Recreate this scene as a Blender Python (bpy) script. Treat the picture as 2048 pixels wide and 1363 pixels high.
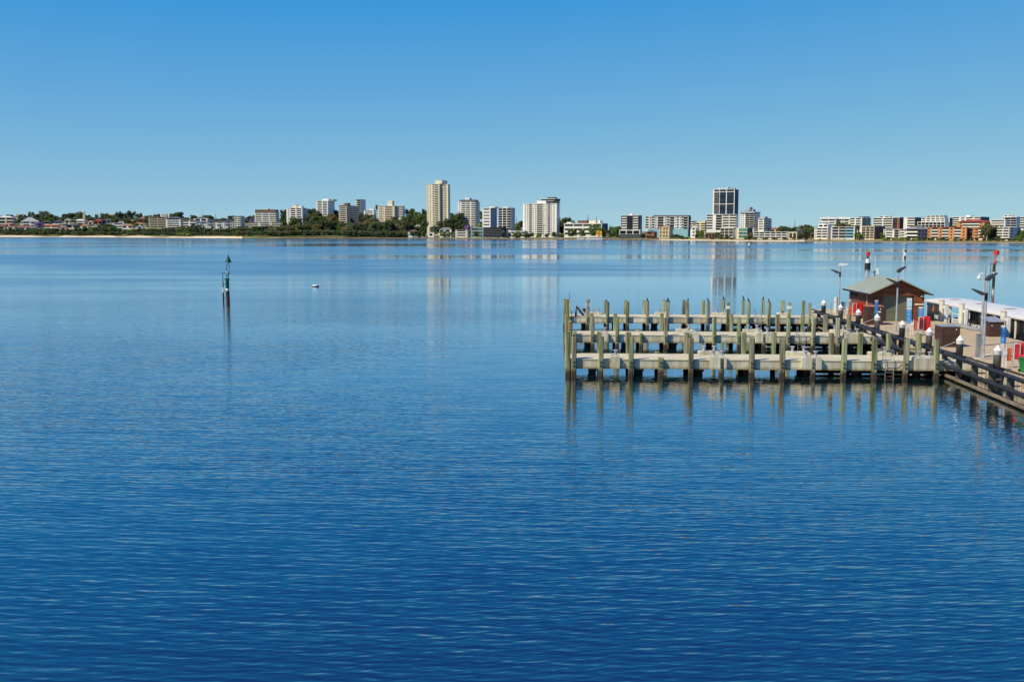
import bpy, bmesh, math, random
from mathutils import Vector, Matrix, noise as mnoise
R = math.radians
for o in list(bpy.data.objects): bpy.data.objects.remove(o)
scene = bpy.context.scene
COL = scene.collection
# ------------------------------------------------------------------ camera
F = 2000.0; CX, CY, Y0 = 1024.0, 681.5, 465.0; H = 10.0
PITCH = math.atan((CY - Y0) / F)
cd = bpy.data.cameras.new('camera'); cam = bpy.data.objects.new('camera', cd); COL.objects.link(cam)
cd.sensor_width = 36; cd.lens = 36 * F / 2048; cd.clip_start = 0.5; cd.clip_end = 40000
cam.location = (0, 0, H); cam.rotation_euler = (R(90) - PITCH, 0, 0); scene.camera = cam
# ------------------------------------------------------------------ sky and sun
SUN = Vector((-0.517, -0.302, 0.67)).normalized()
EL = math.asin(SUN.z); AZ = math.atan2(SUN.x, SUN.y)
w = bpy.data.worlds.new('World'); scene.world = w; w.use_nodes = True
nt = w.node_tree; bg = nt.nodes['Background']
sky = nt.nodes.new('ShaderNodeTexSky'); sky.sky_type = 'NISHITA'; sky.sun_disc = False
sky.sun_elevation = EL; sky.sun_rotation = AZ % (2 * math.pi)
sky.altitude = 0; sky.air_density = 0.5; sky.dust_density = 0.0; sky.ozone_density = 6.0
# the clear sky as this film renders it: each channel on its own curve, the same all over the dome
sc_ = nt.nodes.new('ShaderNodeSeparateColor'); cc_ = nt.nodes.new('ShaderNodeCombineColor'); nt.links.new(sky.outputs[0], sc_.inputs[0])
def mnode(op, x, v, w=None):
    n_ = nt.nodes.new('ShaderNodeMath'); n_.operation = op; nt.links.new(x, n_.inputs[0]); n_.inputs[1].default_value = v
    if w is not None: n_.inputs[2].default_value = w
    return n_.outputs[0]
for i_, (a_, k_, r_) in enumerate([(0.50, 1.90, 0.89), (3.12, 2.10, 1.78), (6.9, 0.12, 4.0)]):
    x_ = mnode('MAXIMUM', mnode('DIVIDE', sc_.outputs[i_], r_), 0.01)
    x_ = mnode('MULTIPLY_ADD', mnode('LOGARITHM', x_, math.e), k_, a_)
    nt.links.new(mnode('SMOOTH_MAX', x_, 0.16, 0.25), cc_.inputs[i_])
nt.links.new(cc_.outputs[0], bg.inputs[0])
bg.inputs[1].default_value = 0.092
sl = bpy.data.lights.new('sun', 'SUN'); sl.energy = 5.0; sl.angle = R(0.53); sl.color = (1, 0.87, 0.62)
so = bpy.data.objects.new('sun', sl); COL.objects.link(so); so.rotation_euler = SUN.to_track_quat('Z', 'Y').to_euler()
vs = scene.view_settings; vs.view_transform = 'Standard'; vs.look = 'None'; vs.exposure = 0.12; vs.gamma = 1.0; vs.use_curve_mapping = False
scene.render.engine = 'CYCLES'
# ------------------------------------------------------------------ geometry of the place
TH = R(3.1)                                   # the jetty is turned a little from the view axis
def wp(u, v, z=0.0): return Vector((u * math.cos(TH) + v * math.sin(TH), -u * math.sin(TH) + v * math.cos(TH), z))
def at_depth(x, y, Y):                        # point seen at photo position (x, y) at depth Y
    a = (x - CX) / F; b = -(y - CY) / F
    r = Vector((a, math.cos(PITCH) + b * math.sin(PITCH), -math.sin(PITCH) + b * math.cos(PITCH)))
    return r * (Y / r.y) + Vector((0, 0, H))
def lerp_table(t, x):
    if x <= t[0][0]: return t[0][1]
    for (a, p), (b, q) in zip(t, t[1:]):
        if x <= b: return p + (q - p) * (x - a) / (b - a)
    return t[-1][1]
SHORE = [(-1600, 3400), (0, 2360), (250, 2130), (500, 1770), (700, 1720), (870, 1690), (1000, 1555), (1240, 1415), (1500, 1190), (1700, 1123), (1950, 1000), (2300, 900), (3400, 700)]
def shore(x): return lerp_table(SHORE, x)
PROF_L = [(-30, -2.5), (0, 0), (22, 2.9), (60, 4.5), (110, 9), (180, 17), (260, 25), (350, 31), (500, 36), (900, 38), (2500, 30)]
PROF_M = [(-30, -2.5), (0, 0), (5, 1.2), (60, 2.5), (150, 7), (260, 12), (420, 17), (900, 20), (2500, 16)]
PROF_R = [(-30, -2.5), (0, 0), (8, 0.9), (35, 2.2), (90, 3.6), (180, 6), (300, 9), (500, 10), (2500, 10)]
def ground(x, db):
    l, m, r = (lerp_table(p, db) for p in (PROF_L, PROF_M, PROF_R))
    if x < 480: return l
    if x < 640: t = (x - 480) / 160; return l + (m - l) * t
    if x < 1100: return m
    if x < 1350: t = (x - 1100) / 250; return m + (r - m) * t
    return r
# ------------------------------------------------------------------ materials
MATS = {}
def nd(t, k): return t.nodes.new(k)
def mat(name, col, rough=0.7, var=0.18, scale=1.5, metal=0.0, stretch=(1, 1, 1), bump=0.0, rnd=0.0, col2=None, spec=0.4):
    if name in MATS: return MATS[name]
    m = bpy.data.materials.new(name); m.use_nodes = True; t = m.node_tree; b = t.nodes['Principled BSDF']
    b.inputs['Roughness'].default_value = rough; b.inputs['Metallic'].default_value = metal; b.inputs['Specular IOR Level'].default_value = spec
    g = nd(t, 'ShaderNodeNewGeometry'); mp = nd(t, 'ShaderNodeMapping'); mp.inputs['Scale'].default_value = stretch
    t.links.new(g.outputs['Position'], mp.inputs[0])
    n = nd(t, 'ShaderNodeTexNoise'); n.inputs['Scale'].default_value = scale; n.inputs['Detail'].default_value = 4
    t.links.new(mp.outputs[0], n.inputs['Vector'])
    mx = nd(t, 'ShaderNodeMix'); mx.data_type = 'RGBA'
    c2 = col2 or tuple(min(1, c * (1 + var)) for c in col); c1 = tuple(c * (1 - var) for c in col) if not col2 else col
    mx.inputs[6].default_value = (*c1, 1); mx.inputs[7].default_value = (*c2, 1)
    rp = nd(t, 'ShaderNodeMapRange'); rp.inputs[1].default_value = 0.33; rp.inputs[2].default_value = 0.67
    t.links.new(n.outputs[0], rp.inputs[0]); t.links.new(rp.outputs[0], mx.inputs[0]); out = mx.outputs[2]
    if rnd:
        oi = nd(t, 'ShaderNodeObjectInfo'); h = nd(t, 'ShaderNodeHueSaturation'); mr = nd(t, 'ShaderNodeMapRange')
        mr.inputs[3].default_value = 1 - rnd; mr.inputs[4].default_value = 1 + rnd
        t.links.new(oi.outputs['Random'], mr.inputs[0]); t.links.new(mr.outputs[0], h.inputs['Value']); t.links.new(out, h.inputs['Color']); out = h.outputs[0]
    t.links.new(out, b.inputs['Base Color'])
    if bump:
        bn = nd(t, 'ShaderNodeBump'); bn.inputs['Strength'].default_value = bump; bn.inputs['Distance'].default_value = 0.05
        t.links.new(n.outputs[0], bn.inputs['Height']); t.links.new(bn.outputs[0], b.inputs['Normal'])
    MATS[name] = m
    return m
def stained(name, base, top2, stain, z0, z1, stretch=(6, 6, .5), rough=.85, scale=1.0, rust=None, bump=.5):
    """weathered surface with streaks and a ragged tide stain between heights z0 (full) and z1 (none)"""
    if name in MATS: return MATS[name]
    m = mat(name, base, rough, col2=top2, scale=scale, stretch=stretch, bump=bump, rnd=.12); t = m.node_tree; b = t.nodes['Principled BSDF']
    src = b.inputs['Base Color'].links[0].from_socket
    g = nd(t, 'ShaderNodeNewGeometry'); s = nd(t, 'ShaderNodeSeparateXYZ'); t.links.new(g.outputs['Position'], s.inputs[0])
    n = nd(t, 'ShaderNodeTexNoise'); n.inputs['Scale'].default_value = 3.5; n.inputs['Detail'].default_value = 5; t.links.new(g.outputs['Position'], n.inputs['Vector'])
    ma = nd(t, 'ShaderNodeMath'); ma.operation = 'MULTIPLY_ADD'; ma.inputs[1].default_value = (z1 - z0) * 1.2; t.links.new(n.outputs[0], ma.inputs[0]); t.links.new(s.outputs[2], ma.inputs[2])
    mr = nd(t, 'ShaderNodeMapRange'); mr.inputs[1].default_value = z0 + (z1 - z0) * .6; mr.inputs[2].default_value = z1 + (z1 - z0) * .6; mr.inputs[3].default_value = 1; mr.inputs[4].default_value = 0
    t.links.new(ma.outputs[0], mr.inputs[0])
    mx = nd(t, 'ShaderNodeMix'); mx.data_type = 'RGBA'; mx.inputs[7].default_value = (*stain, 1)
    t.links.new(mr.outputs[0], mx.inputs[0]); t.links.new(src, mx.inputs[6]); out = mx.outputs[2]
    if rust:
        n2 = nd(t, 'ShaderNodeTexNoise'); n2.inputs['Scale'].default_value = 1.3; n2.inputs['Detail'].default_value = 3
        mp = nd(t, 'ShaderNodeMapping'); mp.inputs['Scale'].default_value = (1.6, 1.6, .35); t.links.new(g.outputs['Position'], mp.inputs[0]); t.links.new(mp.outputs[0], n2.inputs['Vector'])
        r2 = nd(t, 'ShaderNodeMapRange'); r2.inputs[1].default_value = rust[3]; r2.inputs[2].default_value = rust[3] + .12; t.links.new(n2.outputs[0], r2.inputs[0])
        m2 = nd(t, 'ShaderNodeMix'); m2.data_type = 'RGBA'; m2.inputs[7].default_value = (*rust[:3], 1)
        t.links.new(r2.outputs[0], m2.inputs[0]); t.links.new(out, m2.inputs[6]); out = m2.outputs[2]
    t.links.new(out, b.inputs['Base Color']); return m
# ------------------------------------------------------------------ mesh helpers
class MB:
    def __init__(s): s.v = []; s.f = []
    def add(s, v, f): o = len(s.v); s.v += [tuple(p) for p in v]; s.f += [tuple(i + o for i in q) for q in f]; return s
    def box(s, x0, x1, y0, y1, z0, z1):
        return s.add([(x0, y0, z0), (x1, y0, z0), (x1, y1, z0), (x0, y1, z0), (x0, y0, z1), (x1, y0, z1), (x1, y1, z1), (x0, y1, z1)],
                     [(0, 3, 2, 1), (4, 5, 6, 7), (0, 1, 5, 4), (1, 2, 6, 5), (2, 3, 7, 6), (3, 0, 4, 7)])
    def cyl(s, p, q, r0, r1=None, n=12, caps=True):
        p, q = Vector(p), Vector(q); r1 = r0 if r1 is None else r1; d = (q - p).normalized()
        a = d.orthogonal().normalized(); b = d.cross(a); V = []
        for c, r in ((p, r0), (q, r1)):
            for i in range(n): t = 2 * math.pi * i / n; V.append(c + a * r * math.cos(t) + b * r * math.sin(t))
        Fc = [(i, (i + 1) % n, n + (i + 1) % n, n + i) for i in range(n)]
        if caps: Fc += [tuple(range(n))[::-1], tuple(range(n, 2 * n))]
        return s.add(V, Fc)
    def lathe(s, prof, n=14, c=(0, 0)):
        V = []; m = len(prof)
        for r, z in prof:
            for i in range(n): t = 2 * math.pi * i / n; V.append((c[0] + r * math.cos(t), c[1] + r * math.sin(t), z))
        Fc = [(k * n + i, k * n + (i + 1) % n, (k + 1) * n + (i + 1) % n, (k + 1) * n + i) for k in range(m - 1) for i in range(n)]
        Fc += [tuple(range(n))[::-1], tuple(range((m - 1) * n, m * n))]
        return s.add(V, Fc)
    def prism(s, poly, y0, y1, axis='y'):     # outline in the x-z plane (or y-z with axis x) pushed along y (x)
        n = len(poly)
        if axis == 'y': V = [(a, y0, b) for a, b in poly] + [(a, y1, b) for a, b in poly]
        elif axis == 'x': V = [(y0, a, b) for a, b in poly] + [(y1, a, b) for a, b in poly]
        else: V = [(a, b, y0) for a, b in poly] + [(a, b, y1) for a, b in poly]
        return s.add(V, [tuple(range(n)), tuple(range(2 * n - 1, n - 1, -1))] + [(i, i + n, (i + 1) % n + n, (i + 1) % n) for i in range(n)])
    def tube(s, pts, r, n=8):
        pts = [Vector(p) for p in pts]
        V = []; m = len(pts); up = None
        for k, p in enumerate(pts):
            d = (pts[min(k + 1, m - 1)] - pts[max(k - 1, 0)]).normalized()
            if up is None: up = d.orthogonal().normalized()
            a = (up - d * up.dot(d)).normalized(); up = a; b = d.cross(a); rr = r[k] if isinstance(r, (list, tuple)) else r
            for i in range(n): t = 2 * math.pi * i / n; V.append(p + a * rr * math.cos(t) + b * rr * math.sin(t))
        Fc = [(k * n + i, k * n + (i + 1) % n, (k + 1) * n + (i + 1) % n, (k + 1) * n + i) for k in range(m - 1) for i in range(n)]
        return s.add(V, Fc + [tuple(range(n))[::-1], tuple(range((m - 1) * n, m * n))])
    def mesh(s, name, m, smooth=False):
        me = bpy.data.meshes.new(name); me.from_pydata(s.v, [], s.f); me.update()
        bm = bmesh.new(); bm.from_mesh(me); bmesh.ops.recalc_face_normals(bm, faces=bm.faces)
        if smooth:
            for f in bm.faces: f.smooth = True
            for e in bm.edges:
                if len(e.link_faces) == 2 and e.calc_face_angle(0) > 0.7: e.smooth = False
        bm.to_mesh(me); bm.free()
        if m: me.materials.append(m)
        return me
def link(name, me, parent=None, loc=(0, 0, 0), rot=(0, 0, 0), scale=(1, 1, 1)):
    o = bpy.data.objects.new(name, me); COL.objects.link(o); o.parent = parent
    o.location = loc; o.rotation_euler = rot; o.scale = scale; return o
def part(name, mb, m, parent, loc=(0, 0, 0), rot=(0, 0, 0), smooth=False): return link(name, mb.mesh(name, m, smooth), parent, loc, rot)
def tag(o, label, cat, group=None):
    o['label'] = label; o['category'] = cat
    if group: o['group'] = group
    return o
def thing(name, label, cat, loc=(0, 0, 0), rz=0.0, group=None):
    return tag(link(name, None, None, loc, (0, 0, rz)), label, cat, group)
def jthing(name, label, cat, u, v, z=0, rz=0.0, group=None): return thing(name, label, cat, wp(u, v, z), -TH + rz, group)
def structure(name, mb, m, smooth=False): o = part(name, mb, m, None, smooth=smooth); o['kind'] = 'structure'; return o
def copy_thing(o, loc=None, rz=None, label=None, group=None):
    def cp(a, par):
        c = a.copy(); COL.objects.link(c); c.parent = par
        for ch in a.children: cp(ch, c)
        return c
    c = cp(o, None)
    if loc is not None: c.location = loc
    if rz is not None: c.rotation_euler.z = rz
    if label: c['label'] = label
    if group: c['group'] = group
    return c
# ------------------------------------------------------------------ water
def water_material():
    m = bpy.data.materials.new('river water'); m.use_nodes = True; t = m.node_tree; b = t.nodes['Principled BSDF']
    b.inputs['Base Color'].default_value = (*WATER_BODY, 1); b.inputs['Roughness'].default_value = 0.03
    b.inputs['IOR'].default_value = 1.9; b.inputs['Coat Weight'].default_value = 1.0; b.inputs['Coat IOR'].default_value = 1.333; b.inputs['Specular IOR Level'].default_value = 0.5
    L = t.links.new
    g = nd(t, 'ShaderNodeNewGeometry')
    def noisevec(scale, rot, st, detail=2.0, w=0):
        mp = nd(t, 'ShaderNodeMapping'); mp.inputs['Rotation'].default_value = (0, 0, R(rot)); mp.inputs['Scale'].default_value = st; mp.inputs['Location'].default_value = (w, w * .7, 0)
        L(g.outputs['Position'], mp.inputs[0]); n = nd(t, 'ShaderNodeTexNoise'); n.noise_dimensions = '2D'
        n.inputs['Scale'].default_value = scale; n.inputs['Detail'].default_value = detail; n.inputs['Roughness'].default_value = .5
        L(mp.outputs[0], n.inputs['Vector']); return n
    def vmath(op, a, bb):
        v = nd(t, 'ShaderNodeVectorMath'); v.operation = op
        for i, q in enumerate((a, bb)):
            if hasattr(q, 'is_linked'): L(q, v.inputs[i])
            else: v.inputs[i].default_value = q
        return v.outputs[0]
    def ripples(scale, rot, st, amp, detail, w):   # slope of one ripple train
        n = noisevec(scale, rot, st, detail, w); c = vmath('SUBTRACT', n.outputs['Color'], (.5, .5, .5)); return vmath('MULTIPLY', c, amp)
    def train(lam, rot, amp, dist, w):             # one train of small wind ripples, crests across the view
        mp = nd(t, 'ShaderNodeMapping'); mp.inputs['Rotation'].default_value = (0, 0, R(rot)); mp.inputs['Location'].default_value = (w, w * 1.7, 0); mp.inputs['Scale'].default_value = (.6, 1, 1)
        L(g.outputs['Position'], mp.inputs[0]); wv = nd(t, 'ShaderNodeTexWave'); wv.wave_type = 'BANDS'; wv.bands_direction = 'Y'; wv.wave_profile = 'SIN'
        wv.inputs['Scale'].default_value = .314 / lam; wv.inputs['Distortion'].default_value = dist; wv.inputs['Detail'].default_value = 1.5; wv.inputs['Detail Scale'].default_value = 1.3; L(mp.outputs[0], wv.inputs['Vector'])
        c = vmath('SUBTRACT', wv.outputs['Color'], (.5, .5, .5)); return vmath('MULTIPLY', c, (-math.sin(R(rot)) * amp, math.cos(R(rot)) * amp, 0))
    s = ripples(9, 7, (.18, 1, 1), (.10, .26, 0), 2.0, 3)
    for lam, rot, amp, dist, w in [(.20, 8, .08, 5, 1.3), (.27, -13, .09, 5, 7.7), (.36, 15, .09, 5, 13.1), (.16, -24, .07, 5, 23.9), (.5, -5, .075, 4.5, 31.3), (.85, 10, .05, 4, 47.2)]:
        s = vmath('ADD', s, train(lam, rot, amp, dist, w))
    s = vmath('ADD', s, ripples(.8, 4, (.3, 1, 1), (.05, .12, 0), 1.0, 41))
    # calm and ruffled patches, long across the river
    p1 = noisevec(.0085, 3, (.35, 1, 1), 3.0, 5); p2 = noisevec(.05, -8, (.3, 1, 1), 2.0, 91)
    mr = nd(t, 'ShaderNodeMapRange'); mr.inputs[1].default_value = .38; mr.inputs[2].default_value = .62; mr.inputs[3].default_value = .28; mr.inputs[4].default_value = 1.2; L(p1.outputs[0], mr.inputs[0])
    mr2 = nd(t, 'ShaderNodeMapRange'); mr2.inputs[1].default_value = .3; mr2.inputs[2].default_value = .7; mr2.inputs[3].default_value = .7; mr2.inputs[4].default_value = 1.15; L(p2.outputs[0], mr2.inputs[0])
    # sheltered water towards the far shore lies flatter
    sp = nd(t, 'ShaderNodeSeparateXYZ'); L(g.outputs['Position'], sp.inputs[0])
    fl = nd(t, 'ShaderNodeMapRange'); fl.inputs[1].default_value = 45; fl.inputs[2].default_value = 240; fl.inputs[3].default_value = 1.0; fl.inputs[4].default_value = WATER_FAR; L(sp.outputs[1], fl.inputs[0])
    k = nd(t, 'ShaderNodeMath'); k.operation = 'MULTIPLY'; L(mr.outputs[0], k.inputs[0]); L(mr2.outputs[0], k.inputs[1])
    k2 = nd(t, 'ShaderNodeMath'); k2.operation = 'MULTIPLY'; L(k.outputs[0], k2.inputs[0]); L(fl.outputs[0], k2.inputs[1])
    k3 = nd(t, 'ShaderNodeMath'); k3.operation = 'MULTIPLY'; k3.inputs[1].default_value = WATER_SLOPE; L(k2.outputs[0], k3.inputs[0])
    # lee of the jetty: smoother water round the finger jetties
    ds = nd(t, 'ShaderNodeVectorMath'); ds.operation = 'DISTANCE'; mj = nd(t, 'ShaderNodeMapping'); mj.inputs['Scale'].default_value = (.8, 1, 1); L(g.outputs['Position'], mj.inputs[0]); L(mj.outputs[0], ds.inputs[0]); ds.inputs[1].default_value = (17, 72, 0)
    lee = nd(t, 'ShaderNodeMapRange'); lee.interpolation_type = 'SMOOTHSTEP'; lee.inputs[1].default_value = 16; lee.inputs[2].default_value = 42; lee.inputs[3].default_value = .5; lee.inputs[4].default_value = 1.0; L(ds.outputs['Value'], lee.inputs[0])
    leer = nd(t, 'ShaderNodeMapRange'); leer.interpolation_type = 'SMOOTHSTEP'; leer.inputs[1].default_value = 16; leer.inputs[2].default_value = 42; leer.inputs[3].default_value = .25; leer.inputs[4].default_value = 1.0; L(ds.outputs['Value'], leer.inputs[0])
    k4 = nd(t, 'ShaderNodeMath'); k4.operation = 'MULTIPLY'; L(k3.outputs[0], k4.inputs[0]); L(lee.outputs[0], k4.inputs[1]); k3 = k4
    sc = nd(t, 'ShaderNodeVectorMath'); sc.operation = 'SCALE'; L(s, sc.inputs[0]); L(k3.outputs[0], sc.inputs['Scale'])
    a = vmath('ADD', sc.outputs[0], (0, 0, 1)); nn = nd(t, 'ShaderNodeVectorMath'); nn.operation = 'NORMALIZE'; L(a, nn.inputs[0])
    L(nn.outputs[0], b.inputs['Normal']); L(nn.outputs[0], b.inputs['Coat Normal'])
    # ripples too small to draw: ruffled water is rougher than calm water
    rg = nd(t, 'ShaderNodeMapRange'); rg.inputs[1].default_value = .2; rg.inputs[2].default_value = 1.2; rg.inputs[3].default_value = .08; rg.inputs[4].default_value = .24; L(k.outputs[0], rg.inputs[0])
    nr = nd(t, 'ShaderNodeMapRange'); nr.inputs[1].default_value = 60; nr.inputs[2].default_value = 260; nr.inputs[3].default_value = .3; nr.inputs[4].default_value = 1.0; L(sp.outputs[1], nr.inputs[0])
    rm_ = nd(t, 'ShaderNodeMath'); rm_.operation = 'MULTIPLY'; L(rg.outputs[0], rm_.inputs[0]); L(nr.outputs[0], rm_.inputs[1]); rl = nd(t, 'ShaderNodeMath'); rl.operation = 'MULTIPLY'; L(rm_.outputs[0], rl.inputs[0]); L(leer.outputs[0], rl.inputs[1]); L(rl.outputs[0], b.inputs['Roughness']); L(rl.outputs[0], b.inputs['Coat Roughness'])
    return m
WATER_BODY = (.003, .015, .018); WATER_SLOPE = .68; WATER_FAR = .12
mb = MB(); mb.add([(-9000, -300, 0), (9000, -300, 0), (9000, 9000, 0), (-9000, 9000, 0)], [(0, 1, 2, 3)])
structure('river', mb, water_material())
# ------------------------------------------------------------------ far shore
def shore_pt(x, db, z=None):
    p = at_depth(x, Y0, shore(x) + db); p.z = ground(x, db) if z is None else z; return p
XS = list(range(-1600, 3401, 25)); DBS = [-30, -6, 0, 5, 10, 22, 35, 60, 90, 110, 150, 180, 220, 260, 350, 420, 500, 900, 1600, 2500]
def strip(xs, dbs, dz=0.0, jit=None):
    mb = MB(); V = [tuple(shore_pt(x, d + (jit(x) if jit else 0)) + Vector((0, 0, dz))) for x in xs for d in dbs]; n = len(dbs)
    return mb.add(V, [(i * n + j, i * n + n + j, i * n + n + j + 1, i * n + j + 1) for i in range(len(xs) - 1) for j in range(n - 1)])
structure('ground', strip(XS, DBS), mat('foreshore grass', (.10, .13, .035), .95, scale=.03, col2=(.19, .19, .06)), True)
sand = mat('river sand', (.62, .50, .33), .95, scale=.08, col2=(.70, .58, .40)); sand2 = mat('dry lawn', (.22, .20, .07), .95, scale=.05, col2=(.30, .25, .10))
for k, (a, b_, d0, d1) in enumerate([(-400, 484, -4, 26), (1300, 1610, -3, 7), (1612, 2400, -3, 2)]):
    xs = list(range(a, b_, 12)) + [b_]
    if k == 0:
        mbs = MB(); V = []
        for x in xs:
            wd_ = 27 * max(.15, min(1.15, .75 + 1.3 * mnoise.noise((x * .017, 3, 0)) - (.8 if 86 < x < 126 else 0) - (.55 if 224 < x < 250 else 0) - (.4 if 355 < x < 385 else 0)))
            V += [tuple(shore_pt(x, q) + Vector((0, 0, .25))) for q in (d0, -1, 1, wd_ * .5, wd_)]
        mbs.add(V, [(i * 5 + j, i * 5 + 5 + j, i * 5 + 6 + j, i * 5 + j + 1) for i in range(len(xs) - 1) for j in range(4)])
    structure('beach', mbs if k == 0 else strip(xs, [d0, -1, 1, (d1 + 1) / 2, d1], .25), sand if k < 2 else mat('damp sand', (.36, .28, .17), .95, scale=.1))
structure('lawn', strip(list(range(1380, 2401, 20)), [12, 20, 35, 50], .2), sand2)
mb = strip(list(range(560, 1321, 10)), [-1.2, -1.0, .5, 2.5], 0)
for i, v in enumerate(mb.v):
    j = i % 4; mb.v[i] = (v[0], v[1], (-.8, 1.15, 1.5, 1.45)[j] + .25 * mnoise.noise((v[0] * .2, v[1] * .2, j)))
structure('sea_wall', mb, mat('sea wall stone', (.17, .13, .09), .95, scale=.5, var=.5))
# ------------------------------------------------------------------ far buildings
PAL = dict(white=(.74, .72, .67), cream=(.70, .63, .47), pale=(.60, .57, .50), tan=(.46, .36, .25), grey=(.33, .34, .36), dark=(.06, .065, .075), slate=(.075, .085, .105),
           brick=(.55, .25, .11), brown=(.15, .085, .06), redbrick=(.26, .11, .075), blue=(.25, .48, .58), terracotta=(.46, .15, .06), purple=(.065, .065, .085), sand=(.55, .44, .28), roofgrey=(.20, .20, .20), redroof=(.36, .07, .04), pink=(.48, .24, .19))
GLASS = dict(dark=(.009, .010, .012), blue=(.010, .024, .05), grey=(.10, .12, .14), green=(.05, .15, .14), warm=(.06, .045, .035))
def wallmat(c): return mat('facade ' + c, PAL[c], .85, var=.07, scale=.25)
def glassmat(c): return mat('window glass ' + c, GLASS[c], .15, var=.3, scale=.4, rnd=.5, spec=.22)
UNIT = {}
def unit(kind, m):
    k = (kind, m.name)
    if k not in UNIT:
        mb = MB()
        if kind == 'box': mb.box(-.5, .5, -.5, .5, 0, 1)
        elif kind == 'balcony': mb.box(-.5, .5, 0, .14, 0, 1); mb.box(-.5, .5, .14, 1, 0, .22)
        elif kind == 'arch': mb.prism([(-.5, 0), (.5, 0), (.5, .6), (.35, .86), (0, 1), (-.35, .86), (-.5, .6)], -.5, .5)
        UNIT[k] = mb.mesh(kind, m)
    return UNIT[k]
WT = dict(m=.5, n=.2, w=.8, W=1.4, B=2, b=1.05, R=3, G=2, g=1, a=1.2, L=1.2)
BUILT = []
def bld(name, label, cat, x0, x1, x2, yt, yb, n, front, side='', wall='white', db=None, psi=22, para=None, glass='dark', roof='flat', extras=(), ref=None, side_wall=None, group=None, dep=1.3, hw=None, core=None, base=None):
    xm = (x0 + x1) / 2
    if db is None:
        db = 25.0
        while db < 700 and ground(xm, db) < at_depth(xm, yb, shore(xm) + db).z: db += 5
    d = shore(xm) + db; P1 = at_depth(x1, yt, d); zb = ground(xm, db) - .6; ztop = P1.z
    zf = max(at_depth(x1, yb, d).z, zb + .8); Hh = ztop - zb
    al = math.atan((x1 - CX) / F); mp = d / F / math.cos(al)
    W = (x1 - x0) * mp * math.cos(al) / math.cos(R(psi)) ; D = max((x2 - x1) * mp / math.sin(R(psi)), 9.0) if x2 > x1 else 12.0
    r = thing(name, label, cat, (P1.x, P1.y, zb), -al - R(psi), group)
    pr = wallmat(para or wall); gl = glassmat(glass)
    hasB = 'B' in front or 'b' in front; e = dep if hasB else 0.3
    tot = sum(WT[c] for c in front); x = -W; bays = []
    for c in front: b = W * WT[c] / tot; bays.append((c.replace('b', 'B'), x, x + b)); x += b
    mb = MB(); z0, z1 = zf - zb, Hh
    if hasB:
        if z0 > .9: mb.box(-W, 0, -e, 0, 0, z0)
        run = None
        for c, a, b in bays + [('B', 0, 0)]:
            if c != 'B': run = a if run is None else run
            elif run is not None: part('wall', MB().box(run, a, -e, -.003, z0 + .002, z1), wallmat(wall), r); run = None
    if mb.v or not hasB: part('wall', mb if hasB else MB().box(-W, 0, -e, -.003, 0, Hh), wallmat(wall), r)
    if base: part('base_wall', MB().box(-W - .05, .05, -e - .06, .3, 0, z0 - .02), wallmat(base), r)
    part('wall', MB().box(-W + .004, -.004, 0, D, 0, Hh - .01), wallmat(side_wall or core or wall), r)  # some side_wall colours are darker: the right face's shade put into the paint
    h = (z1 - z0) / n
    def pane(xc, w, zc, hh, y, nm='window', m=gl, kind='box'):
        link(nm, unit(kind, m), r, (xc, y, zc), (0, 0, 0), (w, .16, hh))
    for k in range(n):
        zk = z0 + k * h
        for c, a, b in bays:
            xc, w = (a + b) / 2, b - a
            if c == 'w': pane(xc, w * .55, zk + h * .32, h * .42, -e)
            elif c == 'W': pane(xc, w * .82, zk + h * .30, h * .46, -e)
            elif c == 'R': pane(xc, w * .97, zk + h * .40, h * .44, -e)
            elif c == 'G': pane(xc, w * .96, zk + h * .06, h * .80, -e)
            elif c == 'g': pane(xc, w * .9, zk + h * .10, h * .78, -e)
            elif c == 'a': pane(xc, w * .6, zk + h * .12, h * .74, -e, kind='arch')
            elif c == 'L': pane(xc, w * .98, zk + h * .88, h * .12, -e - .25, 'floor_slab', pr)
            elif c == 'B':
                pane(xc, w * .99, zk + h * .25, h * .72, -.02)
                link('balcony', unit('balcony', pr), r, (xc, -e - .05, zk), (0, 0, 0), (w * .995, e, h * (.42 if hw is None else hw)))
        if side:
            ts = sum(WT[c] for c in side); y = 0.0
            for c in side:
                b = D * WT[c] / ts
                if c in 'wWgRG':
                    q = {'w': (.5, .32, .42), 'W': (.82, .3, .46), 'g': (.9, .1, .78), 'R': (.97, .4, .44), 'G': (.96, .06, .8)}[c]
                    link('window', unit('box', gl), r, (-.004, y + b / 2, zk + h * q[1]), (0, 0, R(90)), (b * q[0], .16, h * q[2]))
                elif c == 'B':
                    link('window', unit('box', gl), r, (-.004, y + b / 2, zk + h * .3), (0, 0, R(90)), (b * .97, .16, h * .62))
                    link('balcony', unit('balcony', pr), r, (dep * .8, y + b / 2, zk), (0, 0, R(90)), (b * .98, dep * .8, h * .42))
                y += b
    kind, _, rc = roof.partition(':')
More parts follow.
